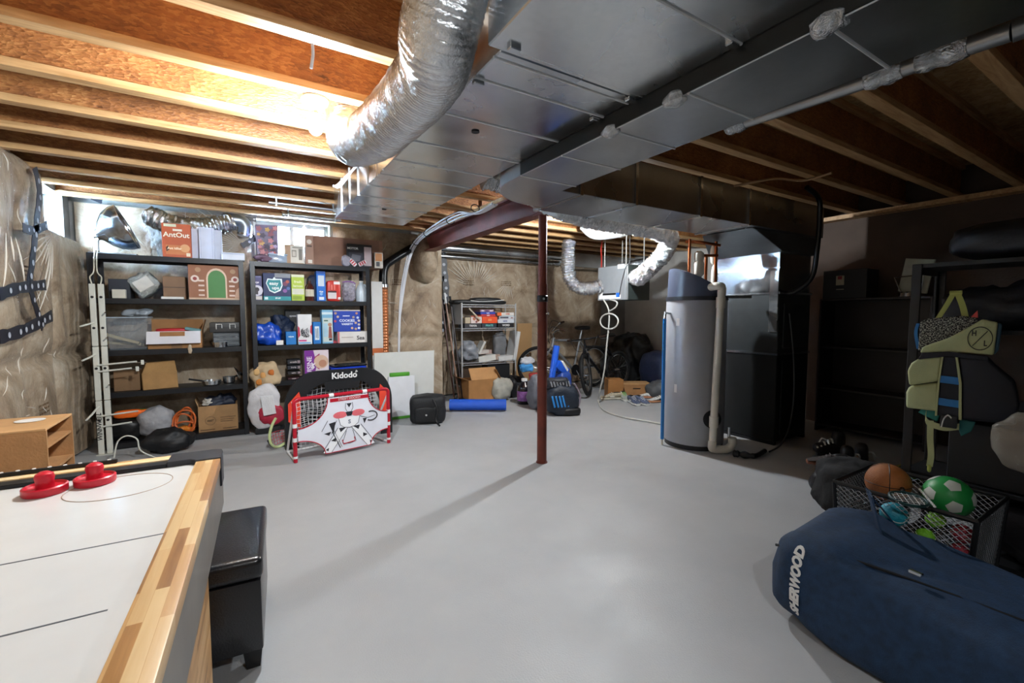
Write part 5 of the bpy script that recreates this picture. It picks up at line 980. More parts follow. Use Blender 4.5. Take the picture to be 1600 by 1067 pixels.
# ================================================================ LEFT CORNER: drying rack and cubby
t = T('gear_rack', 'white two-bar sports gear drying rack with pegs hooked to the left shelf', 'rack', (-1.11, 5.42, 0))
WR = mat('#d2d2c8', .45, var=.04)
for x in (-.030, .030):
    z0 = 0
    for z1 in (.50, 1.0, 1.57): MB().box(x-.021, x+.021, -.015, .015, z0+.004, z1).build('bar_section', WR, t, bevel=.004, seg=1); z0 = z1
    for k, z in enumerate((.32, .80, 1.17, 1.45)): MB().lathe([(0, 0), (.011, 0), (.011, .004), (0, .004)], n=12, M=Matrix.Translation((x, -.015, z)) @ Matrix.Rotation(PI/2, 4, 'X')).build('knob', BLACK, t)
for z, dz in ((1.22, -.03), (.93, -.04), (.45, -.09)): MB().tube([(-.03, -.016, z), (-.06, -.10, z+dz*.6), (-.085, -.17, z+dz)], .008, 8).build('peg', WR, t)
for z, l in ((.83, .26), (.77, .22), (.36, .25), (.26, .20)): MB().tube([(-.02, -.02, z), (l, -.03, z+.02)], .008, 8).build('side_arm', WR, t)
for z, l in ((.84, .30), (.78, .26)): MB().box(l-.012, l+.012, -.036, -.022, z-.022, z+.024).build('clip', WR, t, bevel=.003, seg=1); MB().tube([(l-.05, -.03, z), (l+.03, -.03, z)], .004, 6).build('clip_pin', CHROME, t)
for z in (1.28, 1.05, .62): MB().tube([(.03, -.016, z), (.06, -.06, z+.03)], .006, 6).build('spring_clip', CHROME, t)
for x in (-.03, .03): MB().tube(cr([(x, 0, 1.57), (x*1.3, -.005, 1.63), (x*.4, -.005, 1.68), (x*.3, .02, 1.80), (x*.3, .07, 1.875), (x*.3, .12, 1.872)], 5), .005, 7).build('hanger_wire', mat('#c9c4b4', .4), t)
text('WINNWELL', .048, BLACK, t, frontM(-.030, -.0157, .26) @ Matrix.Rotation(PI/2, 4, 'Z'), shear=.2, bold=.001)
for x in (-.03, .03): MB().box(x-.03, x+.03, -.05, .05, 0, .004).build('foot', WR, t, smooth=0)
t = T('cardboard_cubby', 'brown cardboard cubby with two side shelves behind the air hockey table', 'cubby', (-1.05, 3.28, 0)); hw, hd, hh = .20, .20, .715
mb = MB().box(-hw, hw, -hd, -hd+.012, 0, hh).box(-hw, hw, hd-.012, hd, 0, hh).box(-hw, -hw+.012, -hd+.012, hd-.012, 0, hh).box(-hw+.012, hw, -hd+.012, hd-.012, 0, .012).build('shell', CARD, t, smooth=0)
MB().box(-hw, hw, -hd, hd, hh, hh+.012).build('top_panel', CARDL, t, smooth=0, bevel=.002, seg=1)
for z in (.28, .48, .62): MB().box(-hw+.013, hw-.004, -hd+.013, hd-.013, z, z+.012).build('shelf_board', CARD, t, smooth=0)
tag(MB().lathe([(0, 0), (.055, 0), (.06, .004), (0, .006)], n=28, sx=1, sy=.9).build('white_disc', WHITE, None, loc=(-.98, 3.34, hh+.0125)), 'white plastic disc lying on top of the cardboard cubby', 'disc')
sack('hockey_helmet_bag', 'black sports bag on the floor below the drying rack', 'bag', (-.62, 5.22, 0), (.19, .13, .10), '#111216', .8, .05, 9, 21)
pipe('racket_hoop', 'thin white wire hoop rising from the black bag behind the table', 'hoop', [onY(178, 715, 5.05), onY(184, 690, 5.05), onY(198, 681, 5.05), onY(214, 686, 5.05), onY(220, 704, 5.05), onY(246, 716, 5.05)], .006, WR, (-.8, 5.05, 0), 7, 6)
# ================================================================ CHROME WIRE RACK WITH GAMES
WIRE = mat('#c4c6c8', .35, .4, var=.05)
RX0, RX1, RY0, RY1 = 2.80, 3.74, 6.02, 6.34; RL = (.20, .56, 1.08, 1.44)
t = T('wire_rack', 'silver wire shelving rack full of board games by the insulated wall', 'shelf', ((RX0+RX1)/2, (RY0+RY1)/2, 0)); w, dd = (RX1-RX0)/2, (RY1-RY0)/2
for sx in (-1, 1):
    for sy in (-1, 1): MB().cyl((sx*w, sy*dd, 0), (sx*w, sy*dd, 1.46), .012, n=10).build('post', WIRE, t)
for z in RL:
    mb = MB()
    for sy in (-1, 1):
        mb.box(-w, w, sy*dd-.004, sy*dd+.004, z-.008, z).box(-w, w, sy*dd-.004, sy*dd+.004, z-.042, z-.034)
        n = 26; q = [(-w+2*w*k/n, sy*dd, z-.038+(.034 if k % 2 else 0)) for k in range(n+1)]; mb.tube(q, .003, 4)
    for k in range(24): x = -w+2*w*(k+.5)/24; mb.box(x-.002, x+.002, -dd, dd, z-.006, z-.002)
    for sx in (-1, 1): mb.box(sx*w-.004, sx*w+.004, -dd, dd, z-.008, z)
    mb.build('wire_shelf', WIRE, t, smooth=0)
MB().box(-w-.012, -w-.004, -dd, dd, 1.14, 1.46).build('side_sheet', mat('#bfc2c4', .5), t, smooth=0)
t = T('black_garment_bag', 'black padded bag with white piping lying on top of the wire rack', 'bag', ((RX0+RX1)/2-.12, 6.17, 1.4405))
MB().sq((0, 0, .035), (.47, .15, .038), .5, .5, .02, 8, 5, 40, 16, flat=-.034).build('bag_body', mat('#0e0f11', .5, bump=.3), t, smooth=60); MB().sq((.12, -.01, .075), (.26, .11, .035), .6, .6, .02, 9, 7, 32, 14).build('folded_top', mat('#131417', .5, bump=.3), t, smooth=60)
MB().tube(cr([(-.20, -.15, .055), (-.05, -.158, .045), (.2, -.158, .055), (.40, -.12, .075)], 5), .005, 6).build('piping', WHITE, t)
def rb(name, label, px0, px1, z0, h, col, prints=(), yf=6.05, dep=.22, cat='board game', rz=0):
    a, b = onY(px0, 520, yf), onY(px1, 520, yf); w = b.x-a.x; t = T(name, label, cat, ((a.x+b.x)/2, yf+dep/2, z0), rz, 'board games on the wire rack')
    MB().box(-w/2, w/2, -dep/2, dep/2, 0, h).build('box_body', mat(col, .5, var=.08), t, bevel=.002, seg=1); decorate(t, w, h, -dep/2, prints); return t
zz = RL[2]+.001
rb('game_box', 'black game box with white title at the bottom left of the rack shelf', 726, 752, zz, .07, '#2a2a30', [('t', .5, .5, .6, '#d8d8d8', 'TRIVIA')])
rb('game_box', 'teal titled dark game box at the bottom middle of the rack shelf', 753, 776, zz, .07, '#24303a', [('t', .5, .5, .6, '#6fc0b8', 'PIRATE')])
rb('game_box', 'black game box with bold white title at the bottom right of the rack shelf', 778, 803, zz, .07, '#18181c', [('t', .5, .5, .6, '#e6e6e6', 'WORD')])
zz += .072
rb('game_box', 'white game box printed with faces at the left of the rack shelf', 736, 753, zz, .115, '#d8c8c4', [('o', .3, .6, .22, '#b06a50'), ('o', .65, .45, .24, '#c08a70'), ('o', .5, .2, .15, '#7a3a3a'), (0, 1, .86, 1, '#c8502c')])
rb('game_box', 'bright orange game box in the middle of the rack shelf', 753.5, 777, zz, .10, '#e2501f', [('t', .5, .5, .4, '#f2b070', 'GO')])
rb('game_box', 'large white game box with blue print at the right of the rack shelf', 778, 806, zz, .055, '#cfd2d8', [('t', .4, .5, .6, '#3a4a8a', 'KEYS')], dep=.26)
rb('game_box', 'beige game box standing at the left end of the rack shelf', 727, 735, zz, .09, '#b7a88e')
rb('game_box', 'white game box with dark side print, second from the top on the right', 780, 806, zz+.057, .05, '#c9cbd0', [(.05, .55, .3, .8, '#4a4c58'), ('t', .76, .5, .5, '#8a4a40', 'plan')])
zz2 = zz+.102
rb('game_box', 'red and white striped game box under the blue one on the rack', 752, 774, zz2, .035, '#b83038', [('t', .5, .5, .6, '#f0e0e0', 'RISKY')])
rb('game_box', 'royal blue game box between two striped ones on the rack', 751, 774, zz2+.036, .035, '#2a44a8', [('t', .5, .5, .6, '#d8e0f4', 'battle')])
rb('game_box', 'maroon patterned game box topmost of the middle stack on the rack', 750, 772, zz2+.072, .035, '#8a6a78', [(.1, .3, .2, .8, '#d8c8d0'), (.4, .6, .2, .8, '#5a3a6a'), (.7, .9, .2, .8, '#d8c8d0')])
rb('game_box', 'orange and white game box topmost of the right stack on the rack', 777, 803, zz2+.013, .05, '#d8d2cc', [(0, .25, 0, 1, '#e06a30'), ('t', .62, .5, .6, '#b84a2a', 'OPER')])
rb('game_box', 'pale blue thin game box lying under the orange and white one', 785, 805, zz2+.006, .006, '#9ac0cc')
t = T('leaning_game_board', 'folded game board leaning diagonally on the left games', 'game board', (onY(741, 520, 6.03).x, 6.012, zz+.09), 0); MB().box(-.13, .13, -.006, .006, -.01, .01, Matrix.Translation((.0, 0, .05)) @ Matrix.Rotation(.75, 4, 'Y')).build('board', mat('#b8ab98', .6), t, smooth=0, bevel=.002, seg=1)
zz = RL[1]+.001
sack('grey_plastic_bag', 'bulging grey plastic bag at the left of the middle rack shelf', 'bag', (2.97, 6.17, zz), (.15, .13, .15), '#8b8f96', .8, .06, 9, 31, rough=.3, bump=.7)
def tilt_box(name, label, cat, c, s, col, rx=0, ry=0, rz=0, **kw):
    t = T(name, label, cat, c, rz); M = Matrix.Rotation(ry, 4, 'Y') @ Matrix.Rotation(rx, 4, 'X'); MB().box(-s[0]/2, s[0]/2, -s[1]/2, s[1]/2, 0, s[2], M).build('box_body', mat(col, .55, var=.06), t, bevel=.003, seg=1); return t
tilt_box('white_flat_box', 'flat white box sticking up from the grey plastic bag', 'box', (3.10, 6.12, zz+.12), (.035, .16, .22), '#c9c9c4', ry=.5)
tilt_box('white_carton', 'white carton lying in the middle of the rack shelf', 'box', (3.24, 6.12, zz), (.30, .18, .09), '#d0d0cb', ry=-.12)
tilt_box('small_white_carton', 'small white carton with a dark border on top of the lying one', 'box', (3.18, 6.14, zz+.115), (.22, .14, .055), '#bdb6b0', ry=-.1)
tilt_box('pink_leaflet', 'stack of pinkish leaflets behind the cartons on the rack', 'leaflets', (3.30, 6.24, zz+.002), (.22, .10, .16), '#a98f88', ry=-.05)
tilt_box('white_lid_box', 'white low box at the right of the middle rack shelf', 'box', (3.58, 6.12, zz), (.28, .18, .07), '#cfd0ce', ry=-.03)
sack('grey_glove', 'grey work glove standing behind the white low box', 'glove', (3.58, 6.25, zz), (.11, .05, .22), '#6d6f72', .6, .04, 14, 4)
tilt_box('white_frame_board', 'white edged board leaning out at the right end of the rack', 'board', (3.72, 6.13, zz), (.06, .24, .46), '#c9cbcb', ry=.18)
sack('shell_toy', 'small pale toy beside the grey glove on the rack', 'toy', (3.45, 6.10, zz), (.05, .04, .05), '#b09a8c', .8, .02, 22, 9)
A, B = onY(732, 600, 5.72), onY(782, 600, 5.72)
bx = open_box('floor_carton', 'plain open cardboard box on the floor in front of the wire rack', (A.x+B.x)/2, 5.86, 0, B.x-A.x, .30, .34, '#a67746', ((1, -.5), (3, 1.2)), fl=.15)
MB().box(-.22, .22, -.003, .003, 0, .19, Matrix.Translation((0, -.148, .34)) @ Matrix.Rotation(-.55, 4, 'X')).build('flap', mat('#b98a58', .8), bx, smooth=0)
sack('white_mesh_bag', 'white and black mesh bag beside the open floor carton', 'bag', (3.30, 5.74, 0), (.16, .13, .17), '#a9a89e', .7, .04, 10, 41, bump=.8)
sack('black_boot_bag', 'black bag tucked under the right of the wire rack', 'bag', (3.62, 5.84, 0), (.15, .12, .17), '#131316', .7, .04, 9, 42)
tilt_box('glossy_black_box', 'glossy black box on the bottom wire shelf', 'box', (3.45, 6.15, RL[0]+.001), (.40, .2, .30), '#17181b')
tilt_box('dark_shelf_box', 'dark brown carton on the bottom wire shelf behind the open carton', 'box', (2.98, 6.16, RL[0]+.001), (.30, .22, .26), '#3a2c20')
slab('cardboard_sheet', 'tall flat cardboard sheet leaning on the wall right of the wire rack', 'cardboard', 806, 829, 505, 6.36, .012, '#a8845a', lean=-.04)
t = T('juice_jug', 'dark jug with a purple label and white cap on the floor by the post', 'jug', (3.47, 5.34, 0)); MB().lathe([(0, 0), (.10, 0), (.108, .012), (.108, .22), (.09, .27), (.045, .31), (.04, .33), (0, .33)], n=28).build('jug_body', mat('#16121a', .2, coat=.3), t); MB().lathe([(.1085, .05), (.1092, .05), (.1092, .19), (.1085, .19)], n=28).build('label', mat('#8a5a98', .5, var=.3, scale=30), t); MB().lathe([(0, .33), (.045, .33), (.045, .365), (0, .37)], n=20).build('cap', WHITE, t)
for k, (px, py, yy, r, c, lb) in enumerate(((822, 575, 5.58, (.10, .07, .06), '#3f8fd0', 'blue plastic packet on top of the grocery heap by the post'), (838, 588, 5.54, (.11, .08, .06), '#b8403a', 'red and white packet in the grocery heap by the post'), (836, 604, 5.50, (.12, .09, .09), '#2a2a30', 'dark pouch in the grocery heap by the post'), (840, 622, 5.45, (.13, .10, .10), '#7a3a6a', 'purple pouch at the bottom of the grocery heap'), (824, 563, 5.66, (.12, .05, .05), '#c9c9cc', 'white envelope bundle at the back of the grocery heap'))):
    p = onY(px, py, yy); sack('heaped_packet', lb, 'packet', (p.x, yy, max(0, p.z-r[2])), r, c, .6, .03, 14, 50+k)
# leaning hockey sticks
for i, (x0, x1, c, lb) in enumerate(((2.66, 2.58, '#4a2c22', 'dark brown hockey stick leaning nearest the tape, left of the wire rack'), (2.72, 2.63, '#8a6a58', 'taped pale hockey stick in the middle of the leaning bundle'), (2.755, 2.70, '#2a2022', 'black hockey stick leaning nearest the wire rack'))):
    t = T('hockey_stick', lb, 'hockey stick', (x0, 6.0-.04*i, 0), 0, 'hockey sticks leaning by the wire rack'); top = Vector((x1-x0, .30, 1.66-.05*i))
    MB().tube([Vector((0, 0, .04)), top], .014, 6).build('shaft', mat(c, .5, var=.25, scale=20), t); MB().box(-.008, .008, -.24, .02, .002, .06).build('blade', BLACK, t, bevel=.004, seg=1); MB().tube([top*.9+Vector((0, 0, .004)), top], .017, 8).build('grip_tape', WHITE if i == 1 else BLACK, t)
# ================================================================ BIKES
def torus(mb, c, R, r, n=40, m=8, ax='y'):
    mb.tube([(c[0]+R*math.cos(a), c[1], c[2]+R*math.sin(a)) for a in [2*PI*k/n for k in range(n)]], r, m, closed=True, up=(0, 1, 0)); return mb
def bike(name, label, loc, rz, col, wheel=.33, steer=.4, rise=.10, tire=.022, seatc='#141416', barc=CHROME):
    t = T(name, label, 'bicycle', loc, rz, 'bikes by the back wall'); m = mat(col, .3, .4, var=.1); F0 = Vector((0, 0, wheel)); R0 = Vector((1.03, 0, wheel))
    S = Matrix.Translation(Vector((.20, 0, .78))) @ Matrix.Rotation(steer, 4, Vector((.28, 0, -.96))) @ Matrix.Translation(Vector((-.20, 0, -.78)))
    def wl(c, nm, X):
        mb = MB(); torus(mb, c, wheel-tire, tire, 44); 
        if X is not None: mb.v = [X @ q for q in mb.v]
        o = mb.build(nm, mat('#101012', .7, bump=.5, bscale=120), t)
        for (nm2, fn, mm) in (('rim', lambda b: torus(b, c, wheel-2.3*tire, .008, 40, 6), CHROME),):
            b = MB(); fn(b)
            if X is not None: b.v = [X @ q for q in b.v]
            b.build(nm2, mm, o)
        b = MB()
        for k in range(22): a = 2*PI*k/22; e = (.022 if k % 2 else -.022); b.tube([(c[0]+.02*math.cos(a+1.2), c[1]+e, c[2]+.02*math.sin(a+1.2)), (c[0]+(wheel-2.3*tire)*math.cos(a), c[1], c[2]+(wheel-2.3*tire)*math.sin(a))], .0012, 3, caps=False)
        if X is not None: b.v = [X @ q for q in b.v]
        b.build('spokes', CHROME, o, smooth=0)
        b = MB().cyl((c[0], -.05, c[2]), (c[0], .05, c[2]), .022, n=12)
        if X is not None: b.v = [X @ q for q in b.v]
        b.build('hub', CHROME, o)
    wl(F0, 'front_wheel', S); wl(R0, 'rear_wheel', None)
    ht, hb, bb, st = Vector((.20, 0, .80)), Vector((.165, 0, .66)), Vector((.60, 0, .30)), Vector((.72, 0, .74))
    MB().tube([ht, hb], .022, 12).tube([hb+Vector((.01, 0, .02)), bb], .021, 12).tube([ht-Vector((.01, 0, .03)), st], .017, 12).tube([bb, st+Vector((.025, 0, .10))], .017, 12).build('frame', m, t)
    for e in (-.055, .055): MB().tube([bb+Vector((0, e*.4, 0)), R0+Vector((0, e, 0))], .010, 8).build('chain_stay', m, t); MB().tube([st+Vector((.0, e*.4, 0)), R0+Vector((0, e, 0))], .009, 8).build('seat_stay', m, t)
    fk = MB()
    for e in (-.05, .05): fk.tube([hb+Vector((0, e, -.01)), F0+Vector((0, e, 0))], .013, 8)
    fk.tube([hb+Vector((0, -.05, -.01)), hb+Vector((0, .05, -.01))], .016, 8); fk.v = [S @ q for q in fk.v]; fk.build('fork', m, t)
    b = MB(); hd = ht+Vector((.02, 0, .06)); q = cr([hd+Vector((.12, -.31, rise)), hd+Vector((.04, -.2, rise*.9)), hd+Vector((-.05, -.08, .03)), hd+Vector((-.05, .08, .03)), hd+Vector((.04, .2, rise*.9)), hd+Vector((.12, .31, rise))], 5)
    b.tube(q, .012, 8); b.tube([ht, hd+Vector((-.05, 0, .03))], .014, 8); b.v = [S @ p for p in b.v]; hbar = b.build('handlebar', barc, t)
    for i, j in ((0, 4), (len(q)-1, len(q)-5)):
        b = MB().tube([q[i], q[j]], .017, 10); b.v = [S @ p for p in b.v]; b.build('grip', mat('#3a2418', .6), hbar)
        e = q[j]; b = MB().tube([e, e+Vector((-.03, .02 if i else -.02, -.02)), e+Vector((.03, .10*(1 if i else -1), -.035))], .005, 6); b.v = [S @ p for p in b.v]; b.build('brake_lever', CHROME, hbar)
        b = MB().tube(cr([e, e+Vector((-.13, 0, .02)), e+Vector((-.17, -.1*(1 if i else -1), -.18)), hb+Vector((-.02, 0, .05))], 6), .004, 5); b.v = [S @ p for p in b.v]; b.build('brake_cable', BLACK, hbar)
    MB().tube([st, st+Vector((.045, 0, .18))], .013, 10).build('seat_post', CHROME, t)
    MB().sq(st+Vector((.06, 0, .20)), (.14, .075, .035), .7, .7).build('saddle', mat(seatc, .5), t)
    MB().cyl(bb+Vector((0, -.05, 0)), bb+Vector((0, -.043, 0)), .085, n=28).build('chainring', BLACKM, t)
    MB().tube([bb+Vector((0, -.06, 0)), bb+Vector((.10, -.06, -.13))], .010, 8).tube([bb+Vector((0, .06, 0)), bb+Vector((-.10, .06, .13))], .010, 8).build('crank_arm', CHROME, t)
    for c in (Vector((.10, -.11, -.13)), Vector((-.10, .11, .13))): MB().box(-.045, .045, -.04, .04, -.01, .01, Matrix.Translation(bb+c)).build('pedal', BLACK, t)
    return t
gb = bike('bicycle', 'grey bicycle with a raised silver handlebar behind the navy golf bag', (4.20, 5.90, .003), .04, '#8c8f92', .33, .7, .13); gb.scale = (1.1, 1.1, 1.12)
bike('bicycle', 'black mountain bike leaning right of the grey bicycle', (4.50, 5.42, .003), .12, '#15161a', .33, -.55, .04, .028, '#15100e', BLACKM)
t = T('golf_bag', 'navy sports bag with bright blue stripes standing left of the bikes', 'bag', (3.50, 4.52, 0), -.3)
Mg = Matrix.Rotation(-.12, 4, 'Y'); MB().sq((0, 0, .19), (.21, .15, .19), .55, .6, .03, 8, 61, 36, 22, flat=-.185).build('body', mat('#1a2433', .55, var=.2, bump=.4, bscale=60), t, smooth=60); MB().sq((-.04, .02, .40), (.15, .11, .07), .5, .6, .03, 10, 62).build('top_pocket', mat('#2a2c32', .5, bump=.5), t, smooth=60)
for k in range(5): MB().box(-.012, .012, -.006, .006, 0, .15, Matrix.Translation((-.13+.045*k, -.152+.008*abs(k-2), .12)) @ Matrix.Rotation(-.25, 4, 'Y')).build('blue_stripe', mat('#2f8ad8', .4), t, bevel=.003, seg=1)
for k in range(7): MB().box(-.008, .008, -.004, .004, 0, .07, Matrix.Translation((-.15+.04*k, -.09, .375)) @ Matrix.Rotation(-.3, 4, 'Y')).build('grey_stripe', mat('#8d9096', .5), t, smooth=0)
MB().sq((.10, -.03, .05), (.14, .13, .05), .5, .6, flat=-.05).build('rubber_base', BLACK, t)
MB().tube(cr([(.16, -.05, .40), (.24, -.06, .25), (.21, -.08, .10)], 5), .014, 8).build('strap', mat('#8a7f8a', .5), t)
t = T('toy_launcher', 'blue and white plastic toy launcher leaning over the navy bag', 'toy', (3.70, 4.86, 0), .2); BLP = mat('#1f58c8', .35)
MB().tube([(-.12, 0, .40), (-.02, 0, .86)], .045, 10).build('barrel', BLP, t); MB().box(-.10, .16, -.05, .05, -.06, .06, Matrix.Translation((.05, 0, .56)) @ Matrix.Rotation(.6, 4, 'Y')).build('body', BLP, t, bevel=.015, seg=2); MB().box(-.02, .02, -.052, .052, -.10, .08, Matrix.Translation((.10, 0, .58)) @ Matrix.Rotation(-.7, 4, 'Y')).build('white_band', WHITE, t, bevel=.004, seg=1); MB().sq((.12, 0, .25), (.13, .09, .25), .6, .6, .02, 8, 3, flat=-.248).build('stock', mat('#2a4a9a', .4), t)
sack('grey_umbrella_bag', 'white and grey folded canopy between the navy bag and the post', 'canopy', (3.40, 4.95, 0), (.10, .10, .24), '#6d7078', .7, .04, 9, 66)
A, B = onZ(938, 614), onZ(962, 614); p = onZ(950, 612)
tilt_box('tan_carton', 'tall tan cardboard carton by the black bike wheel', 'cardboard box', (4.98, 5.08, 0), (.24, .24, .28), '#a2703f', rz=-.5)
t = T('shoe_carton', 'low cardboard shoe box with a hand slot behind the row of shoes', 'cardboard box', (5.42, 5.06, 0), -.55); MB().box(-.22, .22, -.13, .13, 0, .17).build('box_body', CARD, t, bevel=.002, seg=1); MB().box(-.225, .225, -.135, .135, .171, .19).build('lid', CARDL, t, bevel=.002, seg=1); MB().box(-.06, .06, -.1325, -.13, .10, .115).build('hand_slot', BLACK, t, smooth=0)
sack('navy_duffel', 'dark navy duffel bag in the corner left of the heater', 'bag', (6.05, 5.0, 0), (.34, .34, .34), '#131c33', .6, .04, 6, 71, rough=.4)
sack('black_garbage_bag', 'bulging black garbage bag piled behind the navy duffel', 'bag', (6.25, 5.95, 0), (.40, .34, .47), '#0a0a0c', .8, .08, 6, 72, rough=.3)
sack('grey_cloth', 'dark grey cloth heaped at the end of the shoe row', 'cloth', (5.55, 4.62, 0), (.26, .2, .13), '#4d4f52', .8, .04, 8, 73)
def shoe(label, loc, rz, col, sole, acc, s=1.0, flat=0):
    t = T('sneaker', label, 'shoe', loc, rz, 'shoes on the floor'); L_ = .29*s
    W = [.030, .042, .043, .040, .040, .046, .050, .046, .028]; H = [.085, .095, .095, .092, .085, .068, .055, .045, .030]; n = 12
    def loft(z0, fn, W_):
        v = []; f = []
        for i in range(9):
            x = -L_/2+L_*i/8
            for k in range(n):
                a = 2*PI*k/n; c, sn = math.cos(a), math.sin(a); v.append((x, W_[i]*s*math.copysign(abs(c)**.7, c), z0+fn(i, sn)*s))
        for i in range(8):
            for k in range(n): f.append((i*n+k, i*n+(k+1) % n, (i+1)*n+(k+1) % n, (i+1)*n+k))
        f += [tuple(range(n))[::-1], tuple(8*n+k for k in range(n))]; return v, f
    MB().add(*loft(0, lambda i, q: .016+.0155*q, [w*1.08 for w in W])).build('sole', mat(sole, .6), t, smooth=50)
    MB().add(*loft(0, lambda i, q: .03+(H[i]-.03)*(.5+.5*q), W)).build('upper', mat(col, .7, var=.2, scale=40, bump=.4), t, smooth=50)
    MB().sq((-.075*s, 0, .085*s), (.05*s, .024*s, .014*s), .8, .8).build('opening', BLACK, t)
    for k in range(4): x = (-.005+.022*k)*s; z = (.093-.013*k)*s; MB().tube([(x, -.025*s, z-.006), (x+.004, 0, z+.004), (x, .025*s, z-.006)], .004*s, 5).build('lace', mat(acc, .6), t)
    for e in (-1, 1): MB().box(-.03*s, .03*s, e*.044*s-.002, e*.044*s+.002, .035*s, .055*s).build('side_stripe', mat(acc, .5), t, smooth=0)
    return t
for i, (px, py, rz, col, so, ac, lb) in enumerate(((955, 624, 2.7, '#b0a690', '#c9c4b4', '#d9d4c8', 'beige worn sneaker at the left end of the shoe row'), (975, 624, -2.2, '#9aa09a', '#c9c9c2', '#7fb83a', 'grey white sneaker with green trim, second in the shoe row'), (990, 631, -2.0, '#4a5670', '#cfcfca', '#d8d8dc', 'navy running shoe in front, left of its mate'), (1003, 631, -1.9, '#55617c', '#cfcfca', '#d8d8dc', 'navy running shoe in front, right of its mate'), (1015, 622, 2.5, '#d2d2ce', '#c98a68', '#e6e6e2', 'white sneaker with a tan sole behind the navy running shoes'), (1030, 628, 2.9, '#c9c9c6', '#c08a66', '#24242a', 'white and black sneaker nearest the blue pipe'), (968, 618, .6, '#2a2c30', '#8a8a86', '#5a5a5e', 'dark shoe hidden behind the white sneakers'))):
    shoe(lb, onZ(px, py), rz, col, so, ac, 1.15)
# ================================================================ RIGHT SIDE
t = T('hockey_bag', 'large navy blue hockey duffel bag with white lettering in the front right corner', 'bag', (2.19, .36, 0), -.06)
def bagv():
    mb = MB().sq((0, 0, .19), (.33, .66, .195), .38, .30, .0, 1, 0, 48, 28, flat=-.186)
    for i, p in enumerate(mb.v):
        q = p*4.5; d = noise.noise(q+Vector((3, 1, 7)))*.035+noise.noise(q*2.4)*.016
        e = p.y/.66; p.z *= 1-.12*(1-e*e)+.06*e; sag = .03*noise.noise(Vector((p.x*3, p.y*9, 2)))
        n_ = Vector((p.x, p.y*.3, p.z-.19)).normalized(); mb.v[i] = p+n_*(d+sag*(p.z > .1)); mb.v[i].z = max(mb.v[i].z, .002)
    return mb
bagb = bagv().build('body', NAVY, t, smooth=70)
MB().tube(cr([(-.28, .62, .30), (-.23, .40, .345), (-.17, .15, .345), (-.12, -.15, .34), (-.10, -.5, .34)], 6), .006, 6).build('zipper', BLACK, t); MB().box(-.01, .01, -.02, .02, 0, .012, Matrix.Translation((-.185, .18, .375))).build('zip_pull', CHROME, t, bevel=.003, seg=1)
Mz = leftM(-.352, .50, .215) @ Matrix.Rotation(PI/2, 4, 'Z')
drape(text('SHERWOOD', .047, WHITE, t, Mz, shear=.25, bold=.0025, depth=.001), bagb, 0, .004)
drape(MB().box(-.36, -.359, -.22, -.08, .06, .13).build('logo_patch', WHITE, t, smooth=0), bagb, 0, .004); drape(MB().box(-.36, -.359, -.205, -.095, .075, .115).build('logo_inset', NAVY, t, smooth=0), bagb, 0, .006)
MB().add(*(lambda P: ([v for p, s in P for v in (p-s, p+s)], [(2*i, 2*i+1, 2*i+3, 2*i+2) for i in range(len(P)-1)]))([(p, Vector((.028, .02, 0))) for p in cr([(.10, .40, .36), (.14, .46, .50), (.22, .50, .47), (.30, .45, .36), (.33, .35, .22)], 6)])).build('shoulder_strap', NAVY, t, smooth=60, thick=.006)
# ball basket
t = T('ball_basket', 'black wire mesh basket of balls behind the hockey bag', 'basket', (2.80, .78, 0)); bw, bd, bh = .23, .26, .44
for sx in (-1, 1):
    for sy in (-1, 1): MB().cyl((sx*bw*.9, sy*bd*.9, 0), (sx*bw, sy*bd, bh), .010, n=8).build('corner_leg', BLACK, t)
MB().tube([(-bw, -bd, bh), (bw, -bd, bh), (bw, bd, bh), (-bw, bd, bh)], .011, 8, closed=True).build('top_rim', BLACK, t, smooth=0)
MB().box(-bw*.9, bw*.9, -bd*.9, bd*.9, .04, .046).build('floor_panel', BLACK, t, smooth=0)
WM = mat('#77797c', .4, .5)
def meshside(P0, P1, P2, P3, n):
    mb = MB(); P0, P1, P2, P3 = map(Vector, (P0, P1, P2, P3)); f = lambda a, b: P0.lerp(P1, a).lerp(P3.lerp(P2, a), b)
    for k in range(-n, n):
        for s in (1, -1):
            a0, b0, a1, b1 = k/n, 0., k/n+1, 1.
            if a0 < 0: b0 = -a0; a0 = 0
            if a1 > 1: b1 = 1-(a1-1); a1 = 1
            if a1-a0 < .01: continue
            A_, B_ = (f(a0, b0), f(a1, b1)) if s > 0 else (f(1-a0, b0), f(1-a1, b1)); mb.tube([A_, B_], .0016, 3, caps=False)
    return mb
for q in (((-bw*.9, bd*.9, .05), (-bw*.9, -bd*.9, .05), (-bw, -bd, bh), (-bw, bd, bh)), ((-bw*.9, -bd*.9, .05), (bw*.9, -bd*.9, .05), (bw, -bd, bh), (-bw, -bd, bh)), ((bw*.9, -bd*.9, .05), (bw*.9, bd*.9, .05), (bw, bd, bh), (bw, -bd, bh)), ((bw*.9, bd*.9, .05), (-bw*.9, bd*.9, .05), (-bw, bd, bh), (bw, bd, bh))):
    o = meshside(*q, 17).build('mesh_side', WM, t, smooth=0); o['kind'] = 'stuff'
def ico(n, r, c=(0, 0, 0)):
    bm = bmesh.new(); bmesh.ops.create_icosphere(bm, subdivisions=n, radius=r); v = [p.co+Vector(c) for p in bm.verts]; f = [[q.index for q in fc.verts] for fc in bm.faces]; bm.free(); return v, f
t = T('soccer_ball', 'green soccer ball with white pentagons on the ball basket', 'ball', (2.77, .66, .362)); t.scale = (.8, .8, .8); MB().add(*ico(4, .115, (0, 0, .115))).build('ball_skin', mat('#1d8a3e', .45, var=.08), t, smooth=180)
gr = (1+5**.5)/2
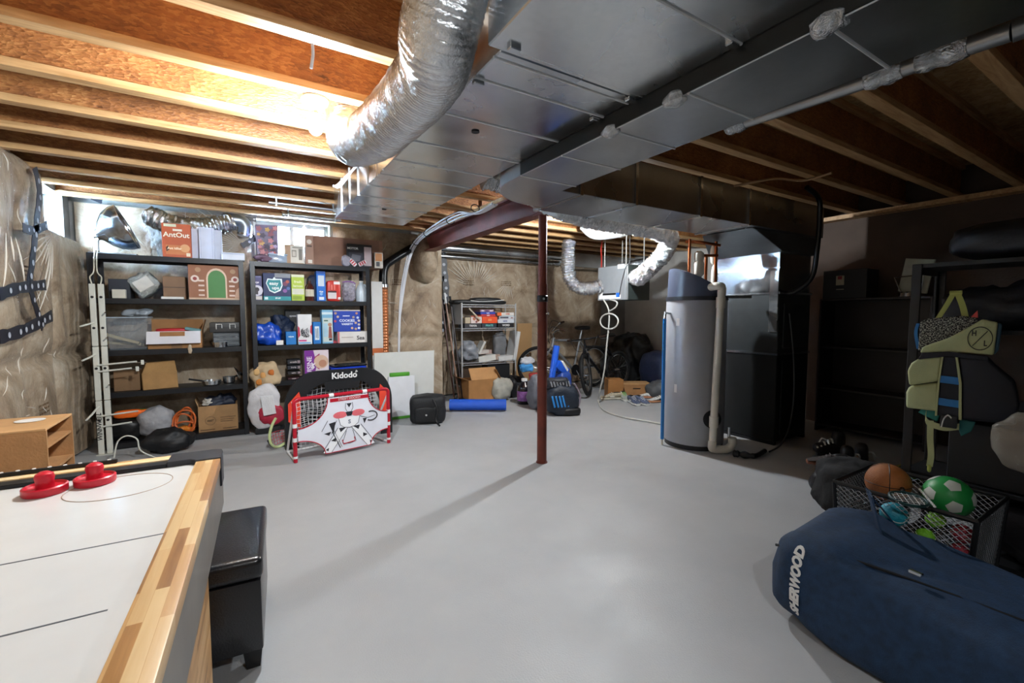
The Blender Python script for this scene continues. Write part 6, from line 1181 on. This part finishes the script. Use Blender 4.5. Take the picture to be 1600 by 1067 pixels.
for a in [(0, s1, s2*gr) for s1 in (-1, 1) for s2 in (-1, 1)]+[(s1, s2*gr, 0) for s1 in (-1, 1) for s2 in (-1, 1)]+[(s2*gr, 0, s1) for s1 in (-1, 1) for s2 in (-1, 1)]:
    d_ = Matrix.Rotation(.5, 3, 'Z') @ Matrix.Rotation(.35, 3, 'Y') @ Vector(a).normalized(); u_ = d_.orthogonal().normalized(); w_ = d_.cross(u_)
    e_ = [(u_*math.cos(k*2*PI/5)+w_*math.sin(k*2*PI/5))*.36 for k in range(5)]; pv, pf = [], []
    for k in range(5):
        b0 = len(pv)
        for i in range(6):
            for j in range(i+1): q = d_+e_[k].lerp(e_[(k+1) % 5], j/max(1, i))*(i/5); pv.append(Vector((0, 0, .115))+q.normalized()*.1162)
        ix = lambda i, j: b0+i*(i+1)//2+j
        for i in range(5):
            for j in range(i+1):
                pf.append((ix(i, j), ix(i+1, j), ix(i+1, j+1)))
                if j < i: pf.append((ix(i, j), ix(i+1, j+1), ix(i, j+1)))
    MB().add(pv, pf).build('white_pentagon', mat('#c9cdc4', .5), t, smooth=180)
t = T('basketball', 'worn orange basketball on the far side of the ball basket', 'ball', (2.74, .875, .365), .4); t.scale = (.77, .77, .77); MB().add(*ico(4, .12, (0, 0, .12))).build('ball_skin', mat('#9a5a26', .6, var=.3, bump=.4, bscale=200), t, smooth=180)
for M in (Matrix.Identity(4), Matrix.Rotation(PI/2, 4, 'X'), Matrix.Rotation(PI/2, 4, 'Y')): MB().tube([Vector((0, 0, .12))+M @ Vector((.1195*math.cos(a), .1195*math.sin(a), 0)) for a in [2*PI*k/40 for k in range(40)]], .0025, 5, closed=True).build('seam', BLACK, t)
def ball(name, label, loc, r, col, rough=.6, seam=True, group='small balls in the basket'):
    t = T(name, label, 'ball', loc, loc[0]*9, group); MB().add(*ico(3, r, (0, 0, r))).build('ball_skin', mat(col, rough, var=.15, bump=.3, bscale=150), t, smooth=180)
    if seam: MB().tube([Vector((0, 0, r))+Vector((math.cos(a)*r*.95, math.sin(a)*r*.95, .35*r*math.sin(2*a)*1.0)).normalized()*r*1.0 for a in [2*PI*k/30 for k in range(30)]], r*.035, 5, closed=True).build('seam', mat('#d8d8d0', .6), t)
ball('teal_ball', 'teal rubber ball lying between basketball and bag', (2.60, .80, .30), .055, '#2a9ab0', .4)
for i, (x, y, z, c, r, lb) in enumerate(((2.58, .68, .27, '#7ac02a', .036, 'lime green tennis ball, lower of the two in the basket'), (2.62, .66, .345, '#86c838', .036, 'lime green tennis ball, upper of the two in the basket'), (2.60, .57, .24, '#8a2030', .038, 'dark red ball below the soccer ball'), (2.66, .58, .30, '#a02838', .040, 'larger dark red ball right of the tennis balls'), (2.58, .60, .15, '#7a7478', .036, 'grey ball deep in the basket'))): ball('small_ball', lb, (x, y, z), r, c)
t = T('racket', 'small racket with a beaded white edge lying across the basket', 'racket', (2.56, .74, .452), .5); MB().tube([(0+.085*math.cos(a), .065*math.sin(a), .008) for a in [2*PI*k/30 for k in range(30)]], .007, 6, closed=True).build('hoop', mat('#1a3a3a', .4), t); MB().tube([(.085, 0, .008), (.26, -.02, .008)], .010, 8).build('handle', BLACK, t)
mb = MB()
for k in range(6): a = -.06+.024*k; mb.tube([(a, -.055, .008), (a, .055, .008)], .001, 3).tube([(-.075, a*.8, .008), (.075, a*.8, .008)], .001, 3)
mb.build('strings', WHITE, t, smooth=0)
for k in range(12): MB().add(*ico(1, .006, (-.06+.02*k, -.075, .012))).build('bead', WHITE, t)
# black shelving by the right edge with the life vest hanging on it
shelving('dark_rack', 'black steel rack at the right edge that carries the life vest', 3.05, 3.43, -.30, .92, (.10, .45, .85, 1.22, 1.56), mat('#141518', .5, .2), post=.04)
sack('rack_bundle', 'dark coat heaped on top of the black steel rack', 'coat', (3.24, .45, 1.561), (.17, .38, .10), '#0c0b10', .7, .05, 6, 81)
tilt_box('rack_bin', 'dark grey bin on the upper shelf of the black steel rack', 'bin', (3.24, .05, 1.221), (.26, .34, .24), '#3a3c3c')
sack('rack_gear', 'tangled dark sports gear on the upper shelf of the black steel rack', 'gear', (3.24, .62, 1.221), (.15, .22, .11), '#121218', .8, .06, 9, 82)
tilt_box('rack_box', 'dark box low in the black steel rack', 'box', (3.24, .50, .451), (.28, .5, .30), '#1a181c')
sack('rack_boots', 'dark boots and straps on the lowest shelf of the black rack', 'boots', (3.24, .30, .101), (.15, .36, .15), '#1c171c', .7, .06, 9, 83)
sack('rack_helmet', 'dark maroon bag in the middle of the black steel rack', 'bag', (3.24, .15, .851), (.15, .26, .15), '#24161c', .7, .03, 6, 84)
# life vest
vx, vy = 2.95, .73
v = T('life_vest', 'black and pale yellow life vest with straps hanging from the rack', 'life vest', (vx, vy, .80), math.radians(-81))
v.scale = (.66, 1, 1)
YEL = mat('#b4b98a', .7, var=.08, bump=.2, bscale=120); VB = mat('#0d0f1c', .65, var=.2); VBL = mat('#2a78b8', .6)
def m_camo():
    m, nt, b, tc, add = nodes('speckled_fabric'); L = nt.links.new; mp = add('ShaderNodeMapping'); mp.inputs['Scale'].default_value = (60, 60, 130); L(tc.outputs['Object'], mp.inputs['Vector'])
    n = add('ShaderNodeTexNoise', Scale=1.6, Detail=3); L(mp.outputs[0], n.inputs['Vector']); r = ramp(nt, n.outputs[0], [(.50, '#101114'), (.56, '#a9aa9e')]); L(r.outputs[0], b.inputs['Base Color']); b.inputs['Roughness'].default_value = .7; return m
def pad(name, poly, m, d0, d1, bev=.016, par=None): return MB().prism(poly, lambda a, b, q: Vector((a, q, b)), d0, d1).build(name, m, par or v, bevel=bev, seg=3, smooth=60)
# lower panels: left pale pads, centre navy, right navy (x to the right as seen, z up)
pad('lower_left_pad', [(-.215, .02), (-.22, .10), (-.205, .13), (-.04, .165), (-.035, .02)], YEL, -.05, .02, .018)
pad('upper_left_pad', [(-.205, .135), (-.22, .21), (-.20, .25), (-.16, .275), (-.03, .295), (-.04, .17)], YEL, -.05, .02, .018)
pad('centre_panel', [(-.04, .0), (-.035, .17), (-.025, .295), (.045, .295), (.075, .17), (.085, .0)], VB, -.045, .02, .008)
for z in (.055, .165): pad('blue_band', [(-.036, z), (-.034, z+.035), (.07, z+.032), (.075, z-.004)], VBL, -.052, -.046, .002)
pad('white_trim', [(-.05, .0), (-.045, .17), (-.032, .295), (-.022, .295), (-.034, .17), (-.038, .0)], YEL, -.054, -.044, .002); pad('white_trim', [(.075, -.005), (.065, .17), (.038, .295), (.052, .295), (.080, .17), (.092, -.005)], YEL, -.054, -.044, .002)
pad('right_panel', [(.09, -.005), (.08, .17), (.052, .295), (.20, .30), (.23, .27), (.33, .20), (.36, .10), (.35, .0)], VB, -.05, .02, .018)
pad('waist_strap', [(-.16, .272), (-.14, .305), (.0, .318), (.20, .305), (.20, .285), (.0, .295)], VB, -.058, -.04, .003)
pad('back_yoke', [(-.175, .31), (-.17, .46), (-.13, .475), (.05, .49), (.13, .48), (.15, .42), (.05, .36)], m_camo(), .0, .04, .012)
pad('chest_panel', [(-.155, .305), (-.14, .335), (.0, .385), (.10, .44), (.16, .475), (.235, .46), (.225, .31), (.06, .315)], YEL, -.045, .0, .012)
MB().tube([(.155+.06*math.cos(a), -.047, .385+.053*math.sin(a)) for a in [2*PI*k/36 for k in range(36)]], .0022, 5, closed=True).build('logo_ring', BLACK, v); MB().tube([(.12, -.047, .35), (.19, -.047, .42)], .002, 5).build('logo_slash', BLACK, v)
text('H', .035, BLACK, v, frontM(.125, -.0468, .408), bold=.001); text('L', .035, BLACK, v, frontM(.182, -.0468, .362), bold=.001)
def ribbon(name, path, w, m, par, sd=Vector((1, 0, 0))):
    P = cr(path, 6); vv = []
    for p in P: vv += [p-sd*w/2, p+sd*w/2]
    return MB().add(vv, [(2*i, 2*i+1, 2*i+3, 2*i+2) for i in range(len(P)-1)]).build(name, m, par, smooth=60, thick=.003)
LIM = mat('#a8ad5c', .65, var=.08)
ribbon('hanging_strap', [(-.08, .02, .47), (-.04, .02, .53), (.0, .02, .60)], .032, LIM, v); ribbon('hanging_strap', [(.07, .02, .48), (.05, .02, .54), (.02, .02, .60)], .036, LIM, v)
MB().tube([(-.02, .02, .602), (.045, .02, .602)], .010, 8).build('strap_loop', LIM, v)
MB().prism([(.10, .485), (.13, .515), (.135, .48)], lambda a, b, q: Vector((a, q, b)), .0, .006).build('red_tag', mat('#c8453c', .5), v, smooth=0)
for x in (-.185, ): ribbon('side_strap', [(x, .02, .45), (x-.01, .02, .40), (x+.01, .02, .32)], .02, VBL, v)
pad('right_armhole', [(.235, .46), (.255, .45), (.245, .33), (.225, .31)], mat('#23485a', .6), -.03, .01, .006)
pad('hem_lining', [(-.15, .0), (-.04, -.035), (-.02, .02), (-.12, .03)], mat('#1f7a70', .6), -.02, .01, .006); pad('hem_lining', [(.08, -.005), (.16, -.01), (.14, -.06), (.09, -.09), (.07, -.05)], mat('#1d6a6a', .6), -.02, .0, .006)
ribbon('leg_strap', [(-.10, -.03, .0), (-.09, -.035, -.04), (.0, -.04, -.055), (.08, -.04, -.04)], .03, YEL, v, Vector((0, 0, 1))); ribbon('leg_strap', [(-.075, -.03, -.03), (-.07, -.035, -.12), (-.06, -.035, -.20), (-.065, -.035, -.26)], .036, YEL, v)
MB().sq((-.065, -.035, -.27), (.012, .008, .02), .8, .8).build('strap_knot', LIM, v)
MB().box(-.02, .07, -.06, -.045, -.05, .01).build('buckle', BLACK, v, bevel=.006, seg=2); MB().tube(cr([(-.01, -.062, -.05), (.0, -.065, -.01), (.02, -.065, .012), (.04, -.062, .0)], 4), .004, 6).build('buckle_cord', WHITE, v)
MB().tube([(.012, .02, .605), (.02, .095, .615)], .006, 8).build('hanging_hook', CHROME, v)
t = T('plastic_carrier_bag', 'clear plastic bag with tan contents hanging right of the life vest', 'bag', (2.80, .36, .62)); MB().sq((0, 0, .13), (.05, .17, .13), .7, .7, .04, 9, 91, 32, 20).build('film', m_clear('#b9b2a6', .35, .2), t, smooth=70); MB().sq((.01, -.03, .13), (.035, .12, .115), .7, .7, .02, 9, 92).build('tan_contents', mat('#7a5428', .7, var=.3), t, smooth=70)
MB().tube(cr([(0, .08, .24), (.04, .06, .30), (.10, .04, .34)], 4), .006, 6).build('handle_loop', m_clear('#cfc9bf', .7, .2), t); MB().tube(cr([(0, -.08, .24), (.04, -.02, .30), (.10, .04, .34)], 4), .006, 6).build('handle_loop', m_clear('#cfc9bf', .7, .2), t)
# dark bookcase against the right wall
bc = T('dark_bookcase', 'dark bookcase of books against the right wall', 'bookcase', (5.62, 1.95, 0)); DW = mat('#1c1418', .45, var=.2)
MB().box(.15, .165, -.47, .47, 0, 1.46).build('back_panel', DW, bc, smooth=0)
for y in (-.47, .45): MB().box(-.17, .149, y, y+.02, 0, 1.46).build('side_panel', DW, bc, smooth=0, bevel=.002, seg=1)
for z in (.06, .47, .92, 1.44): MB().box(-.17, .149, -.449, .449, z, z+.022).build('shelf_board', DW, bc, smooth=0, bevel=.002, seg=1)
random.seed(12)
cols = ['#2a1c30', '#1c1c2c', '#3a1c24', '#20242c', '#2c2420']; names_c = ['plum', 'navy', 'maroon', 'slate', 'brown']
ordn = ['first', 'second', 'third', 'fourth', 'fifth', 'sixth', 'seventh', 'eighth', 'ninth', 'tenth', 'eleventh', 'twelfth', 'thirteenth', 'fourteenth', 'fifteenth', 'sixteenth']
for si, zz in enumerate((.493, .943)):
    y = .44; k = 0
    while y > -.36 and k < 16:
        w = random.uniform(.05, .075); hh = random.uniform(.25, .33); ci = random.randrange(5)
        t = T('book', '%s dark %s book from the furnace side on the %s bookcase shelf' % (ordn[k], names_c[ci], ['middle', 'upper'][si]), 'book', (5.52, y-w/2, zz), 0, 'books in the dark bookcase')
        MB().box(-.05, .10, -w/2+.0015, w/2-.0015, 0, hh).build('cover', mat(cols[ci], .5, var=.1), t, smooth=0, bevel=.002, seg=1); MB().box(-.0515, -.05, -w*.3, w*.3, hh*.6, hh*.8).build('spine_label', mat('#5a4a58', .6), t, smooth=0)
        y -= w+.002; k += 1
tilt_box('label_bin', 'dark bin with a white label on the bookcase top by the furnace', 'bin', (5.60, 2.20, 1.463), (.28, .40, .30), '#1c1e22'); o = bpy.data.objects['label_bin']; MB().box(-.1425, -.14, -.0, .075, .14, .24).build('paper_label', mat('#a89f88', .6), o, smooth=0); MB().box(-.1435, -.1425, .02, .06, .20, .235).build('red_print', mat('#8a2f34', .6), o, smooth=0); MB().box(-.1425, -.14, .0, .07, .09, .10).build('paper_label', mat('#7f7b70', .6), o, smooth=0)
t = T('metal_stand', 'white board and steel handled stand on the bookcase top', 'stand', (5.52, 1.66, 1.463)); MB().box(-.01, .01, -.11, .11, .04, .36, Matrix.Rotation(.15, 4, 'X')).build('board', mat('#9a9a86', .5, var=.15), t, bevel=.004, seg=1); MB().tube([(-.04, .07, .05), (-.05, .12, .19), (-.05, -.10, .20), (-.04, -.08, .06)], .007, 8).build('wire_handle', CHROME, t); MB().lathe([(0, 0), (.085, 0), (.08, .035), (.03, .05), (0, .05)], (-.04, 0, 0), 24).build('base_disc', CHROME, t)
for k in range(3): a = 2.2+k*.9; MB().lathe([(0, 0), (.010, 0), (.010, .006), (0, .006)], (-.04+.06*math.cos(a), .06*math.sin(a), .0375), 10).build('hole', BLACK, t)
# skates, shoes and helmet heap on the floor near the bookcase
def skate(label, loc, rz):
    t = T('ice_skate', label, 'skate', loc, rz, 'skates by the bookcase'); MB().sq((0, 0, .10), (.13, .045, .05), .6, .7, .008, 12, loc[0]).build('boot', mat('#121216', .5), t); MB().sq((-.07, 0, .17), (.05, .045, .09), .6, .7).build('cuff', mat('#15151a', .5), t); MB().box(-.12, .13, -.002, .002, 0, .03).build('blade', CHROME, t, smooth=0); MB().box(-.09, .10, -.012, .012, .028, .06).build('blade_holder', mat('#2c2c30', .4), t, bevel=.004, seg=1)
    for k in range(5): MB().tube(cr([(-.03+.03*k, -.04, .16-.012*k), (-.02+.03*k, .0, .185-.016*k), (-.03+.03*k+.02, .04, .16-.012*k)], 4), .008, 6).build('lace', mat('#d9d9d4', .6), t)
    MB().tube(cr([(-.03, -.03, .18), (-.08, -.07, .20), (-.03, -.09, .15), (.03, -.07, .17), (.05, -.09, .10)], 5), .007, 6).build('lace', mat('#d9d9d4', .6), t)
skate('black skate with loose white laces, nearest the lit floor', onZ(1318, 742), .6); skate('black skate with loose white laces, beside the green shoe', onZ(1345, 738), .3); skate('black skate at the back of the heap near the bookcase', (4.45, 1.85, 0), 2.4)
shoe('lime green and black sneaker standing on its side by the skates', (4.42, 1.34, .0), 1.2, '#4f7a1e', '#1a1a1c', '#c9d27a', 1.1)
sack('black_kit_bag', 'black kit bag with a loop handle on the floor before the skates', 'bag', (3.66, 1.42, 0), (.22, .17, .10), '#0e0e12', .6, .03, 8, 96); 
pipe('bag_loop', 'thin black strap loop lying at the edge of the kit bag', 'strap', [onZ(1300, 770, .02), onZ(1282, 762, .03), onZ(1272, 745, .08), onZ(1280, 738, .12), onZ(1300, 745, .14)], .010, BLACK, onZ(1282, 762), 6, 6)
shoe('dark brown shoe lying on the black kit bag', (3.62, 1.50, .195), 2.2, '#241a18', '#6a3a24', '#3a2a26', .95)
sack('black_net_bag', 'dark net bag slumped between basket and kit bag', 'bag', (3.28, 1.22, 0), (.22, .18, .19), '#101013', .7, .05, 8, 97, rough=.85)
# short cable tails hanging from the left joists
pipe('cable', 'short white cable tail hanging from a joist above the bulb', 'cable', [onY(488, 68, 1.97), onY(489, 85, 1.97), onY(486, 107, 1.97)], .006, CAB, onY(488, 107, 1.97), 6, 4)
for i, (x0, x1) in enumerate(((562, 520), (556, 524))):
    pipe('cable', ['upper white cable stub bent below the flexible duct end', 'lower white cable stub bent below the flexible duct end'][i], 'cable', [onY(x0, 255+4*i, 3.2), onY((x0+x1)/2, 276+5*i, 3.2), onY(x1+6, 290+2*i, 3.2), onY(x1, 290+2*i, 3.2)], .007, CAB, onY(x1, 290, 3.2), 6, 5)
